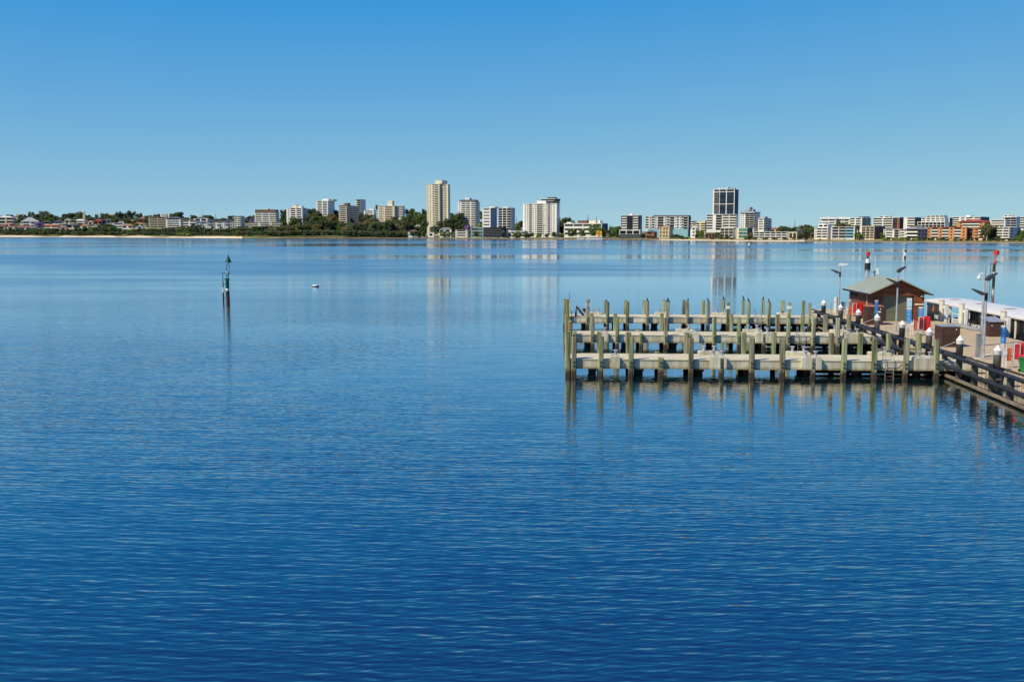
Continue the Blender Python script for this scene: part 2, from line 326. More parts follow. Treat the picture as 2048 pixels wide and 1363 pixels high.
    if kind == 'flat':
        part('roof', MB().box(-W - .25, .25, -e - .25, D + .2, Hh, Hh + .55), wallmat(rc or wall), r)
    elif kind in ('hip', 'gable', 'lowhip'):
        o = .8; a, b, c2, d2 = -W - o, o, -e - o, D + o; hr = min(b - a, d2 - c2) * (.09 if kind == 'lowhip' else .20); m2 = (c2 + d2) / 2; iw = (d2 - c2) / 2 if kind != 'gable' else 0
        if b - a > d2 - c2 or kind == 'gable':
            if kind == 'gable':   # ridge runs back from the front
                xm_ = (a + b) / 2; hr = (b - a) * .26
                rm = MB().add([(a, c2, Hh), (b, c2, Hh), (b, d2, Hh), (a, d2, Hh), (xm_, c2, Hh + hr), (xm_, d2, Hh + hr)], [(0, 1, 4), (1, 2, 5, 4), (2, 3, 5), (3, 0, 4, 5), (0, 3, 2, 1)])
            else:
                rm = MB().add([(a, c2, Hh), (b, c2, Hh), (b, d2, Hh), (a, d2, Hh), (a + iw, m2, Hh + hr), (b - iw, m2, Hh + hr)], [(0, 1, 5, 4), (1, 2, 5), (2, 3, 4, 5), (3, 0, 4), (0, 3, 2, 1)])
        else:
            xm_ = (a + b) / 2; iw = (b - a) / 2
            rm = MB().add([(a, c2, Hh), (b, c2, Hh), (b, d2, Hh), (a, d2, Hh), (xm_, c2 + iw, Hh + hr), (xm_, d2 - iw, Hh + hr)], [(0, 1, 4), (1, 2, 5, 4), (2, 3, 5), (3, 0, 4, 5), (0, 3, 2, 1)])
        part('roof', rm, wallmat(rc or 'terracotta'), r)
    elif kind == 'vault':
        p = [(-W - 1, Hh)] + [(-W - 1 + (W + 2) * i / 8, Hh + .8 + W * .10 * math.sin(math.pi * (i + 1.5) / 11)) for i in range(9)] + [(1, Hh)]
        part('roof', MB().prism(p, -e - 1, D), wallmat(rc or wall), r)
    for ex in extras:   # (name, fx0, fx1, fy0, fy1, dz0, height m, colour)
        nm, a, b, c2, d2, dz, hh, cc = ex
        part(nm, MB().box(-W + a * W, -W + b * W, c2 * D, d2 * D, Hh + .55 + dz, Hh + .55 + dz + hh), wallmat(cc) if cc in PAL else glassmat(cc), r)
        if nm in ('upper_floor', 'penthouse') and hh > 1.4:
            nw = max(2, int((b - a) * W / 4.5)); st = (b - a) * W / nw; zz = Hh + .55 + dz
            for lv in range(max(1, round(hh / 2.8))):
                lh = hh / max(1, round(hh / 2.8))
                for q in range(nw): link('window', unit('box', gl), r, (-W + a * W + (q + .5) * st, c2 * D, zz + lv * lh + lh * .28), (0, 0, 0), (st * .78, .2, lh * .5))
    BUILT.append((xm, x0, max(x1, x2), d, ref or label))
    return r, W, D, Hh, e
PL = 'plant_room'
# --- towers and blocks, from the left of the bay round to the right
bld('apartment_block', 'tan six-storey flats with deep window bands and lift block, right of red-roofed house', 'building', 299, 333, 336, 434, 456, 6, 'mRnRm', '', 'sand', psi=10, extras=[('lift_tower', .72, 1, .2, .8, 0, 6, 'sand')], ref='the tan banded flats')
bld('apartment_block', 'white six-storey flats with wide balcony bands and dark pointed roof', 'building', 334, 361, 367, 437, 463, 6, 'nBn', 'WW', 'white', para='white', roof='hip:purple', ref='the banded flats with pointed roof')
bld('apartment_block', 'white stepped terrace flats half hidden by a dark tree', 'building', 368, 391, 396, 441, 461, 4, 'BmB', '', 'white', ref='the white terrace flats')
bld('apartment_block', 'white flats under one long flat roof slab beside slate-roofed townhouses', 'building', 389, 415, 417, 437, 452, 3, 'mGmGm', '', 'white', ref='the slab-roofed flats')
for k, (a, b, t) in enumerate([(398, 414, 442), (415, 431, 439), (432, 448, 440), (449, 466, 439)]):
    bld('townhouse', 'slate-roofed townhouse with white gables in the hillside row', 'house', a, b, b + 2, t + 3, 457, 3, 'mwWwm', '', 'grey' if k % 2 else 'white', roof='hip:purple', psi=14, group='row of slate-roofed townhouses', ref='the slate-roofed townhouses')
    bld('townhouse_gable', 'small white gable front below the slate-roofed townhouses', 'house', a + 2, a + 7, a + 8, 450, 458, 2, 'mwm', '', 'white', roof='gable:purple', psi=10, group='white gable fronts below the townhouses', ref='the slate-roofed townhouses')
bld('apartment_tower', 'white six-storey balcony tower right of the slate-roofed townhouses', 'building', 469, 481, 489, 432, 456, 6, 'BnB', 'wgw', 'white', ref='the white balcony tower')
bld('apartment_block', 'white six-storey block with brown penthouse storey and stepped podium', 'building', 511, 552, 558, 425, 447, 6, 'nBnBnB', 'WW', 'white', db=200, glass='warm', extras=[('penthouse', .01, .99, .02, .9, 0, 5.2, 'brown'), ('lift_tower', .42, .62, .1, .6, 5, 2.6, 'cream')], ref='the brown-topped block')
bld('terrace', 'long low white terraces stepping down before the brown-topped block', 'building', 500, 562, 564, 445, 455, 3, 'BmBmB', '', 'pale', db=150, ref='the low white terraces')
bld('apartment_tower', 'cream tower with small window column and rounded balconies', 'building', 574, 605, 614, 416, 449, 8, 'mwmBmBm', 'wgw', 'white', db=180, extras=[('lift_tower', .35, .62, .05, .6, 0, 5.6, 'cream'), ('lift_tower', .66, .9, .1, .6, 0, 3.6, 'white')], ref='the cream balcony tower')
bld('apartment_tower', 'tall white tower with black balcony slots and projecting roof slab', 'building', 633, 656, 669, 402, 442, 12, 'nmBmBm', 'mwww', 'white', db=270, extras=[(PL, .4, .95, .2, .8, 0, 4, 'white'), (PL, .75, 1.3, .3, .8, 0, 3, 'grey')], ref='the white slotted tower')
bld('apartment_tower', 'tan tower with ten balconies and ribbed grey side', 'building', 678, 694, 717, 411, 450, 10, 'mBm', 'wmwmwmw', 'tan', db=150, para='pale', side_wall='tan', extras=[(PL, .3, .55, .1, .4, 0, 4.4, 'tan'), (PL, .8, .98, .1, .3, 0, 4.4, 'brown')], ref='the tan tower')
bld('apartment_tower', 'slim white and dark glass tower rising behind the tan tower', 'building', 711, 721, 731, 399, 440, 10, 'wG', 'm', 'white', db=420, para='grey', side_wall='pale', roof='flat:dark', ref='the slim white tower')
bld('flats', 'white flat-topped building peeping over trees right of the tan tower', 'building', 728, 748, 753, 421, 436, 4, 'mRm', '', 'white', db=260, extras=[(PL, .5, .9, .2, .8, 0, 3, 'white')], ref='the white flat-topped building')
bld('apartment_tower', 'pale ten-storey block with square windows and central roof tower', 'building', 756, 789, 797, 412, 446, 10, 'mwWwmBBwm', '', 'cream', db=190, side_wall='tan', dep=.9, extras=[('lift_tower', .55, .82, .2, .7, 0, 9.5, 'cream')], ref='the pale ten-storey block')
bld('apartment_tower', 'white balcony block tucked behind the pale ten-storey block', 'building', 793, 806, 809, 412, 436, 7, 'mB', '', 'white', db=270, ref='the white block behind')
for k, (a, b, t, q) in enumerate([(801, 816, 436, 442), (816, 830, 436, 442), (830, 845, 435, 442), (811, 838, 446, 452)]):
    bld('townhouse', 'cream townhouse with orange tiled roof in the terrace left of the tall cream tower', 'house', a, b, b + 1, t, q, 1 if k < 3 else 2, 'mWnWm', '', 'cream', roof='hip:terracotta', psi=8, glass='warm', group='orange-tiled townhouses', ref='the orange-tiled townhouses')
bld('apartment_tower', 'tallest cream concrete tower with vertical ribs and square roof tower', 'building', 854, 879, 888, 368, 452, 24, 'nwmwmnWBm', '', 'cream', db=110, side_wall='cream', dep=.9, psi=25, extras=[('lift_tower', .62, 1.15, .1, 1.3, 0, 6.5, 'cream')], ref='the tall cream tower')
bld('tower_wing', 'shaded right wing of the tallest cream tower with grey window strips', 'building', 884, 896, 899, 369, 452, 24, 'mWm', '', 'cream', db=131, psi=25, dep=.5, ref='the tall cream tower')
bld('apartment_tower', 'white tower with black balcony grid and dark penthouse storey', 'building', 916, 951, 959, 403, 455, 14, 'mwmBnBmB', 'BB', 'white', db=90, psi=18, extras=[('penthouse', .1, .95, .05, .9, 0, 2.6, 'slate'), (PL, .35, .62, .2, .7, 2.6, 3.6, 'white')], ref='the black-gridded white tower')
bld('apartment_block', 'white six-storey block with grey window bands and blue-grey side', 'building', 965, 981, 994, 416, 453, 6, 'mRm', '', 'white', db=80, glass='grey', side_wall='grey', extras=[('lift_tower', .7, 1.4, .2, .8, 0, 1.8, 'white')], ref='the grey-banded block')
bld('apartment_block', 'white framed block with wide dark window grid and glass top storeys', 'building', 996, 1022, 1030, 416, 460, 9, 'nGnGnG', 'mw', 'white', db=70, glass='dark', side_wall='pale', roof='flat:grey', extras=[(PL, .3, .75, .2, .7, 0, 1.6, 'white')], ref='the white framed block')
bld('apartment_tower', 'broad white slab tower with rows of square windows and three balcony columns', 'building', 1046, 1114, 1118, 407, 470, 16, 'mwwbwwbbwwbwwm', 'w', 'white', db=45, psi=24, dep=1.1, hw=.3, extras=[('lift_tower', .4, .66, .1, .7, 0, 4.4, 'white')], ref='the broad white slab tower')
bld('apartment_tower', 'dark grey tower with white edged top rising behind the broad white slab', 'building', 1080, 1108, 1119, 402, 462, 18, 'BnB', 'BB', 'dark', db=210, para='slate', roof='flat:white', extras=[('penthouse', .05, 1.1, .05, .9, 0, 3, 'dark'), ('roof_slab', .02, 1.12, .03, .92, 3, .7, 'white'), (PL, .45, .95, .2, .7, 3.7, 2.6, 'dark')], ref='the dark grey tower')
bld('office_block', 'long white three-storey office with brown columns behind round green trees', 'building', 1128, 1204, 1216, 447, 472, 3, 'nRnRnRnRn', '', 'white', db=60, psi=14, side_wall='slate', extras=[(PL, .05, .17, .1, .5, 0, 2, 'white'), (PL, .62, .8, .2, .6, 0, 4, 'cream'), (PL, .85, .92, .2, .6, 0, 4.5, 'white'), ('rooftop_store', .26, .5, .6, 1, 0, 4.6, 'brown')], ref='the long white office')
bld('apartment_block', 'black and white eight-storey flats on a white podium frame by the ferry landing', 'building', 1243, 1278, 1284, 431, 475, 9, 'nBnGnBn', 'w', 'dark', db=28, psi=16, para='white', roof='flat:white', extras=[(PL, .45, .6, .1, .5, 0, 2.2, 'white')], ref='the black and white flats')
bld('podium', 'white framed podium with dark windows below the black and white flats', 'building', 1239, 1280, 1282, 460, 468, 1, 'nGnGnGn', '', 'white', db=22, psi=12, base='dark', ref='the black and white flats')
bld('apartment_block', 'white and charcoal flats with staggered frames and dark flat roof', 'building', 1292, 1341, 1341, 433, 458, 5, 'bnwbwnGnwbn', '', 'white', db=110, psi=6, core='dark', extras=[('penthouse', .3, 1, .1, .9, 0, 1.5, 'dark')], ref='the staggered-frame flats')
bld('apartment_block', 'white and charcoal flats with tall framed bay at the right end', 'building', 1341, 1377, 1382, 433, 458, 5, 'GnwbnwbGn', '', 'white', db=112, psi=6, core='dark', extras=[('penthouse', 0, 1, .1, .9, 0, 1.5, 'dark')], ref='the staggered-frame flats')
bld('podium', 'pale blue wall under the staggered-frame flats', 'building', 1297, 1376, 1378, 458, 472, 1, 'mmwmm', '', 'blue', db=80, psi=6, ref='the pale blue wall')
bld('townhouse', 'tan arched townhouse by the sand', 'house', 1319, 1339, 1346, 453, 475, 3, 'namanamn', '', 'sand', db=32, psi=16, roof='flat:terracotta', glass='warm', ref='the tan arched townhouse')
bld('house', 'dark hipped house right of the black and white flats', 'house', 1291, 1308, 1314, 464, 475, 2, 'mWm', '', 'redbrick', db=30, roof='hip:slate', ref='the dark hipped house')
gt = bld('glass_tower', 'tall dark blue glass tower with white frame, fins and left balconies', 'building', 1428, 1470, 1477, 379, 431, 16, 'nbmGmGn', '', 'slate', db=80, psi=12, glass='blue', side_wall='slate', para='white', dep=1.6, hw=.12, extras=[('fin', .22, .3, .0, .5, 0, 1.8, 'white'), ('fin', .36, .44, .0, .5, 0, 1.8, 'white'), ('fin', .5, .58, .0, .5, 0, 1.8, 'white'), ('fin', .64, .68, -.1, .5, 0, 2.6, 'white'), ('fin', .72, .95, .1, .5, 0, 1.4, 'slate')], ref='the blue glass tower')
r_, W__, D__, H__, e__ = gt
for a, b in ((-W__ - .1, -W__ + 1.6), (-W__ * .70, -W__ * .68), (-W__ * .39, -W__ * .36), (-.7, .1)): part('frame', MB().box(a, b, -e__ - .35, -e__, H__ * .35, H__ + .3), wallmat('white'), r_)
for z_ in (H__ - 3.2, H__ * .70): part('frame', MB().box(-W__ + 1.6, -.7, -e__ - .3, -e__, z_, z_ + .7), wallmat('white'), r_)
part('frame', MB().box(-W__ - .1, .1, -e__ - .4, -e__ + .1, H__ + .31, H__ + 1.0), wallmat('white'), r_)
bld('podium', 'white banded podium block at the foot of the blue glass tower', 'building', 1415, 1472, 1475, 429, 460, 6, 'BmmGnBnB', '', 'white', db=70, psi=12, ref='the blue glass tower podium')
bld('apartment_block', 'white and dark glass flats with curved rooftop plant, right of the blue glass tower', 'building', 1482, 1508, 1519, 426, 456, 8, 'nwwmGG', 'BB', 'white', db=95, psi=20, roof='vault:grey', extras=[(PL, .45, .62, .2, .6, 3, 4.2, 'grey'), (PL, .2, .8, .3, .7, 0, 4.4, 'grey')], ref='the curved-top flats')
bld('apartment_block', 'white and black four-storey flats beside the curved-top flats', 'building', 1517, 1528, 1542, 437, 460, 5, 'mRm', 'BB', 'white', db=100, extras=[(PL, .3, .9, .2, .6, 0, 2, 'grey')], ref='the four-storey black and white flats')
bld('apartment_block', 'cream stepped flats left of the blue glass tower', 'building', 1392, 1411, 1416, 446, 464, 4, 'BmB', '', 'cream', db=100, extras=[(PL, .3, .9, .2, .9, 0, 2.5, 'sand')], ref='the cream stepped flats')
bld('flats', 'small white and dark flats left of the cream stepped flats', 'building', 1382, 1388, 1393, 442, 460, 4, 'B', '', 'white', db=95, ref='the cream stepped flats')
bld('house', 'white gabled house at the foot of the cream stepped flats', 'house', 1383, 1392, 1398, 455, 474, 3, 'mWm', '', 'white', db=45, roof='gable:white', ref='the white gabled house')
bld('restaurant', 'brown arched pavilion by the beach beneath the blue glass tower', 'building', 1412, 1430, 1436, 465, 475, 1, 'aaa', '', 'brown', db=35, roof='flat:pale', ref='the brown arched pavilion')
bld('flats', 'brown and white framed three-storey flats by the beach', 'building', 1441, 1467, 1470, 456, 473, 3, 'nGnGnGn', '', 'pale', db=40, psi=10, glass='warm', roof='flat:white', ref='the framed beach flats')
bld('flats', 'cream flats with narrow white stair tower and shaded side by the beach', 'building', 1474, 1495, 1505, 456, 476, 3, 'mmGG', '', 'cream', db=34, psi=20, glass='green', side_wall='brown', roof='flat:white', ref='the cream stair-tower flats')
bld('motel', 'long white three-storey building with rows of black openings', 'building', 1509, 1575, 1577, 464, 478, 3, 'nBnBnBnBnBnBn', '', 'white', db=26, psi=6, dep=.9, hw=.36, ref='the long white motel block')
bld('flats', 'cream and brown piers building right of the long white three-storey building', 'building', 1578, 1594, 1598, 464, 477, 1, 'mGmGm', '', 'cream', db=28, psi=10, glass='warm', roof='flat:pale', ref='the cream piers building')
bld('shed', 'long dark brown low building under big trees', 'building', 1599, 1640, 1642, 466, 477, 1, 'mWmWm', '', 'brown', db=40, psi=6, roof='flat:slate', ref='the dark low building')
bld('house', 'orange-roofed house behind the long white three-storey building', 'house', 1539, 1553, 1556, 458, 466, 1, 'mWm', '', 'cream', db=110, roof='hip:redroof', ref='the orange-roofed house')
bld('apartment_block', 'white four-storey flats with stepped-back top floors', 'building', 1631, 1656, 1664, 456, 477, 4, 'nwBnBn', '', 'white', db=28, psi=18, extras=[('upper_floor', .2, .95, .15, .95, 0, 4, 'white'), ('upper_floor', .25, .7, .25, .9, 4, 2.4, 'white')], ref='the stepped white flats')
bld('apartment_block', 'white flats with two curved roof wings', 'building', 1643, 1672, 1674, 438, 458, 4, 'mRmRm', '', 'white', db=105, psi=8, roof='vault:white', ref='the curved roof flats')
bld('apartment_block', 'white flats with curved wing behind a dark tree', 'building', 1671, 1701, 1704, 438, 458, 4, 'wWwWm', '', 'pale', db=118, psi=8, roof='vault:white', ref='the curved roof flats')
bld('apartment_block', 'grey and white flats with blue shaded balconies along the front', 'building', 1664, 1691, 1694, 454, 477, 4, 'mBnB', 'w', 'pale', db=27, psi=16, para='grey', ref='the grey balcony flats')
bld('apartment_block', 'white flats with green glass balconies', 'building', 1693, 1710, 1712, 454, 477, 4, 'BBm', '', 'white', db=26, psi=10, glass='green', para='blue', ref='the green glass flats')
bld('apartment_block', 'white and blue-grey flats with stepped curved top', 'building', 1702, 1725, 1740, 436, 460, 5, 'BmBm', 'gg', 'white', db=110, psi=24, side_wall='blue', extras=[('upper_floor', .6, 1, .1, .9, 0, 1.6, 'grey')], ref='the blue-sided flats')
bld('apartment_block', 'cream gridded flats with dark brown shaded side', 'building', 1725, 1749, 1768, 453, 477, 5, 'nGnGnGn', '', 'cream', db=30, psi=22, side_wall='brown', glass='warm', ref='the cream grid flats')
bld('apartment_block', 'white-topped red brick flats with tall dark stair strip', 'building', 1749, 1786, 1792, 436, 460, 5, 'nBBmBBn', '', 'white', db=120, psi=12, extras=[('upper_floor', .25, .8, .1, .8, 0, 2.2, 'white')], ref='the white-topped brick flats')
bld('apartment_block', 'dark glass and red brick tower end right of the white-topped brick flats', 'building', 1788, 1800, 1810, 435, 460, 5, 'Gmw', '', 'redbrick', db=125, psi=20, glass='blue', roof='flat:white', ref='the brick stair end')
bld('apartment_block', 'white four-storey flats with thick balcony bands behind a hedge', 'building', 1769, 1789, 1791, 459, 479, 4, 'wBm', '', 'white', db=26, psi=10, hw=.5, ref='the thick-banded flats')
bld('apartment_block', 'white four-storey flats with grey glass stair between balconies', 'building', 1791, 1810, 1812, 459, 479, 4, 'GwB', '', 'pale', db=27, psi=10, para='white', hw=.5, ref='the thick-banded flats')
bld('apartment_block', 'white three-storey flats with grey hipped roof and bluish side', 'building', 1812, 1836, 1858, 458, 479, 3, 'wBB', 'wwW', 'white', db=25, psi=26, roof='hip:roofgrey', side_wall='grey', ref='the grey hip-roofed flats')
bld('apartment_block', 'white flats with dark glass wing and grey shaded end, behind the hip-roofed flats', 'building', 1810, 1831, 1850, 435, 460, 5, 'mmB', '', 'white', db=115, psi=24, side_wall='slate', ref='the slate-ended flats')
bld('apartment_block', 'white stepped grid flats behind the orange brick flats', 'building', 1839, 1890, 1898, 444, 459, 3, 'nGnGnGnGnGnGnGn', '', 'white', db=95, psi=12, extras=[('upper_floor', .12, .97, .1, .9, 0, 4.6, 'white'), ('upper_floor', .28, .92, .2, .9, 4.6, 2.6, 'pale')], ref='the stepped grid flats')
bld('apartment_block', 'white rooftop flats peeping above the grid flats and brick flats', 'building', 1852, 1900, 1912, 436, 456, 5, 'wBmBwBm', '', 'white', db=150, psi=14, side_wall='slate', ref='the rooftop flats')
bld('brick_flats', 'orange brick flats with white balconies and red roof along the shore', 'building', 1862, 1934, 1936, 455, 479, 4, 'wmBmwBmwmBmwm', '', 'brick', db=25, psi=8, para='white', roof='flat:redroof', dep=1.1, ref='the orange brick flats')
bld('brick_flats', 'dark recessed brick link between the two orange brick blocks', 'building', 1934, 1949, 1950, 456, 479, 3, 'mGm', '', 'redbrick', db=48, psi=8, ref='the brick link')
bld('brick_flats', 'orange brick flats half hidden behind a pale-trunked gum tree', 'building', 1949, 1972, 1990, 456, 479, 4, 'wWBm', '', 'brick', db=25, psi=22, para='white', side_wall='redbrick', roof='flat:redroof', ref='the gum-tree brick flats')
bld('brick_flats', 'taller orange brick flats with white balconies and red eaves, set back', 'building', 1920, 1970, 1984, 443, 460, 3, 'mwBBwm', '', 'brick', db=75, psi=14, para='white', roof='lowhip:redroof', ref='the set-back brick flats')
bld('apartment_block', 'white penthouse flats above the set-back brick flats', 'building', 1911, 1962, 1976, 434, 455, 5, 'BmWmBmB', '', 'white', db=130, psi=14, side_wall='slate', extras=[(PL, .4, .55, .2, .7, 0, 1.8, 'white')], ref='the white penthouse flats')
bld('apartment_block', 'white framed flats with long dark windows and blue glass wing', 'building', 1984, 2011, 2013, 440, 458, 4, 'nRn', '', 'white', db=95, psi=10, ref='the white framed flats')
bld('apartment_block', 'white angular flats with blue glass front and roof garden', 'building', 2008, 2034, 2040, 434, 458, 5, 'wGG', '', 'white', db=120, psi=16, glass='blue', side_wall='blue', extras=[('upper_floor', .1, .6, .1, .8, 0, 2, 'white')], ref='the angular flats')
bld('apartment_block', 'white five-storey balcony flats with blue-grey side by the shore path', 'building', 1998, 2020, 2038, 455, 481, 5, 'BnBn', 'wmw', 'white', db=25, psi=22, side_wall='pale', ref='the five-storey shore flats')
bld('apartment_block', 'white balcony flats beyond the angular flats', 'building', 2045, 2075, 2085, 434, 458, 5, 'BnB', '', 'white', db=110, psi=14, ref='the angular flats')
# waterfront low row left of centre
bld('boatshed', 'low dark-roofed white kiosk under trees by the sea wall', 'building', 816, 837, 839, 463, 473, 1, 'mWWm', '', 'white', db=22, psi=8, roof='hip:brown', ref='the dark-roofed kiosk')
bld('boatshed', 'small white shed beside the path below the tall cream tower', 'building', 856, 868, 870, 465, 474, 1, 'mWm', '', 'white', db=20, psi=10, roof='flat:pale', ref='the small white shed')
bld('house', 'white house with dark windows half hidden behind shrubs', 'house', 879, 903, 906, 458, 474, 2, 'WmWm', '', 'white', db=40, psi=12, roof='hip:roofgrey', ref='the shrub-hidden white house')
bld('flats', 'low white three-storey flats with brown roof by the sea wall', 'building', 911, 935, 938, 460, 474, 3, 'mBm', '', 'pale', db=28, psi=10, para='white', roof='flat:tan', ref='the brown-roofed low flats')
bld('office_block', 'glass office with white frame left of the dark glass office', 'building', 942, 966, 969, 455, 474, 3, 'nGGGn', '', 'pale', db=28, psi=8, glass='green', ref='the white-framed glass office')
bld('office_block', 'dark glass office with white window bands on the foreshore', 'building', 968, 1003, 1014, 455, 474, 4, 'RR', 'gg', 'dark', db=30, psi=18, glass='dark', ref='the dark glass office')
bld('flats', 'low charcoal and white chequered flats before the broad white slab tower', 'building', 1019, 1050, 1053, 462, 475, 2, 'wWwGwW', '', 'white', db=24, psi=8, core='dark', ref='the chequered low flats')
# hillside houses on the left
HS = [(0, 26, 435, 456, 3, 'BmB', 'cream', 'hip:pale', 'beige three-storey hillside house with stacked balconies'),
 (27, 48, 434, 449, 2, 'WmB', 'pale', 'flat:roofgrey', 'grey and cream hillside flats with square bays'),
 (50, 82, 431, 442, 2, 'nRnRn', 'white', 'flat', 'bright white hillside flats with black ribbon windows'),
 (83, 108, 431, 440, 2, 'nRnRn', 'white', 'flat', 'second bright white ribbon-window flats on the ridge'),
 (34, 48, 429, 436, 1, 'mWm', 'sand', 'flat:tan', 'tan flat-topped house on the ridge behind white flats'),
 (0, 16, 441, 456, 2, 'mWm', 'tan', 'gable:tan', 'tan brick house with arched dark window'),
 (18, 38, 453, 461, 1, 'WmW', 'cream', 'hip:redroof', 'cream house with dark red tiled roof above shore trees'),
 (45, 75, 443, 455, 2, 'wBmWw', 'white', 'gable:white', 'wide white two-storey house with gabled centre'),
 (43, 60, 454, 461, 1, 'WmW', 'white', 'hip:redroof', 'white bungalow with red roof among shore trees'),
 (90, 117, 451, 462, 2, 'BmB', 'cream', 'hip:terracotta', 'yellow villa with orange tiled roof and verandahs'),
 (107, 124, 443, 455, 2, 'BB', 'pale', 'hip:slate', 'house with dark grey hipped roof and two balconies'),
 (130, 139, 440, 453, 2, 'a', 'cream', 'gable:cream', 'cream house front with one tall arch'),
 (140, 149, 441, 453, 2, 'WB', 'sand', 'hip:slate', 'sand-coloured wing beside the tall arched house'),
 (152, 166, 427, 440, 3, 'awa', 'sand', 'gable:roofgrey', 'sandstone mansion with arched windows on the ridge'),
 (151, 172, 441, 451, 2, 'WBW', 'white', 'hip:white', 'white house with pale pyramid roof below the mansion'),
 (136, 156, 450, 459, 1, 'BmB', 'cream', 'hip:slate', 'cream house with grey slate roof above shore trees'),
 (162, 177, 451, 458, 1, 'mWm', 'cream', 'hip:terracotta', 'cottage with bright orange roof above shore trees'),
 (183, 200, 449, 459, 2, 'BwB', 'pale', 'flat:white', 'grey and white cubic house among trees'),
 (208, 236, 440, 448, 1, 'WWWW', 'grey', 'hip:slate', 'long house with blue-grey roof near the ridge'),
 (227, 248, 446, 456, 2, 'mRm', 'white', 'flat', 'white cubic house with garage front'),
 (238, 247, 443, 450, 1, 'W', 'white', 'flat', 'small white box house behind the cubic house'),
 (246, 265, 450, 458, 1, 'WmW', 'white', 'hip:terracotta', 'white house with broad orange-red roof'),
 (256, 274, 440, 448, 1, 'nGGn', 'pale', 'flat:pale', 'flat-roofed villa with one wide dark window'),
 (277, 292, 438, 447, 1, 'mWm', 'pink', 'gable:pink', 'pink tiled gable house near the ridge'),
 (271, 287, 446, 455, 1, 'WmW', 'cream', 'hip:redroof', 'cream house with red roof left of the tan flats'),
 (273, 286, 453, 461, 1, 'mWm', 'white', 'hip:roofgrey', 'small white cottage below the red-roofed house'),
 (70, 84, 447, 457, 2, 'WW', 'grey', 'hip:purple', 'grey house behind a purple jacaranda'),
 (190, 204, 441, 450, 1, 'WmW', 'redbrick', 'hip:redroof', 'brown brick house with dull red roof among trees'),
 (176, 186, 443, 452, 1, 'mWm', 'tan', 'hip:pink', 'small tan house with pink roof below the green trees')]
HS += [(12, 26, 447, 456, 1, 'WmW', 'white', 'hip:pink', 'low white house with pink roof below the beige house'), (60, 72, 455, 462, 1, 'mW', 'sand', 'hip:roofgrey', 'tan cottage with grey roof among shore trees'),
 (84, 98, 443, 451, 1, 'BB', 'cream', 'flat:pale', 'cream flat-roofed house below the ribbon-window flats'), (98, 110, 439, 447, 1, 'Ww', 'white', 'hip:slate', 'white house with slate roof below the ridge trees'),
 (118, 131, 447, 456, 2, 'WW', 'white', 'flat', 'boxy white house left of the tall arched house'), (120, 133, 455, 462, 1, 'mWm', 'sand', 'gable:pink', 'sandy gabled cottage near the beach trees'),
 (176, 190, 455, 462, 1, 'WmW', 'cream', 'hip:roofgrey', 'cream bungalow with grey roof near the beach trees'), (200, 214, 452, 460, 1, 'WW', 'white', 'flat:pale', 'low white pavilion house beside the big dark tree'),
 (0, 10, 452, 460, 1, 'Wm', 'tan', 'hip:redroof', 'small tan house with red roof above the beach grass'), (216, 230, 431, 438, 1, 'mW', 'pale', 'hip:redroof', 'pale house with red roof high on the ridge'), (290, 300, 447, 456, 2, 'WW', 'white', 'flat', 'narrow white house left of the tan banded flats')]
for (a, b, t, q, n, fr, wl, rf, lb) in HS:
    bld('hillside_house', lb, 'house', a, b, b + 3, t, q, n, fr, 'w', wl, roof=rf, psi=14 + (a * 7 % 13), dep=1.0, ref='the ' + lb.split(' with ')[0])
mt = thing('chimney_tower', 'slim sandstone bell tower beside the sandstone mansion', 'tower', at_depth(169, 440, shore(169) + 300), 0)
part('shaft', MB().box(-1.9, 1.9, -1.9, 1.9, -6, 20), wallmat('sand'), mt); part('cap', MB().lathe([(2.6, 20), (2.2, 21), (.5, 24), (.1, 26)], 8), wallmat('cream'), mt)
for x, yt_, yb_, lb in [(404, 413, 432, 'thin lattice radio mast on the wooded ridge'), (1193, 432, 446, 'thin aerial mast on the long white office roof')]:
    d = shore(x) + (400 if x < 1000 else 75); p = at_depth(x, yb_, d); q = at_depth(x, yt_, d); m_ = MB()
    m_.cyl((0, 0, -8 if x < 1000 else -1), (0, 0, (q - p).z), .5, .2, 6)
    for k in range(5): m_.box(-1.2 + k * .15, 1.2 - k * .15, -.1, .1, (q - p).z * (.5 + k * .1), (q - p).z * (.5 + k * .1) + .3)
    tag(part('radio_mast', m_, mat('galvanised steel', (.35, .37, .38), .5, metal=.6), None, p), lb, 'mast')
# ------------------------------------------------------------------ trees
rng = random.Random(11)
def leafmat(n, c, c2): return mat('foliage ' + n, c, .8, scale=.35, col2=c2, rnd=.3, spec=.2)
LEAF = dict(dark=leafmat('dark', (0.034, 0.056, 0.025), (0.085, 0.116, 0.043)), olive=leafmat('olive', (0.070, 0.081, 0.031), (0.147, 0.155, 0.062)), green=leafmat('green', (0.046, 0.093, 0.019), (0.116, 0.194, 0.034)),
            bright=leafmat('bright', (0.155, 0.217, 0.031), (0.341, 0.372, 0.062)), purple=leafmat('purple', (0.139, 0.093, 0.248), (0.264, 0.171, 0.419)), grey=leafmat('grey green', (0.085, 0.116, 0.085), (0.171, 0.202, 0.139)), rust=leafmat('rust', (0.109, 0.078, 0.028), (0.202, 0.139, 0.046)))
bark = mat('bark', (.12, .09, .065), .9, scale=2, var=.3); palebark = mat('pale gum bark', (.42, .36, .28), .85, scale=1.5, var=.3)
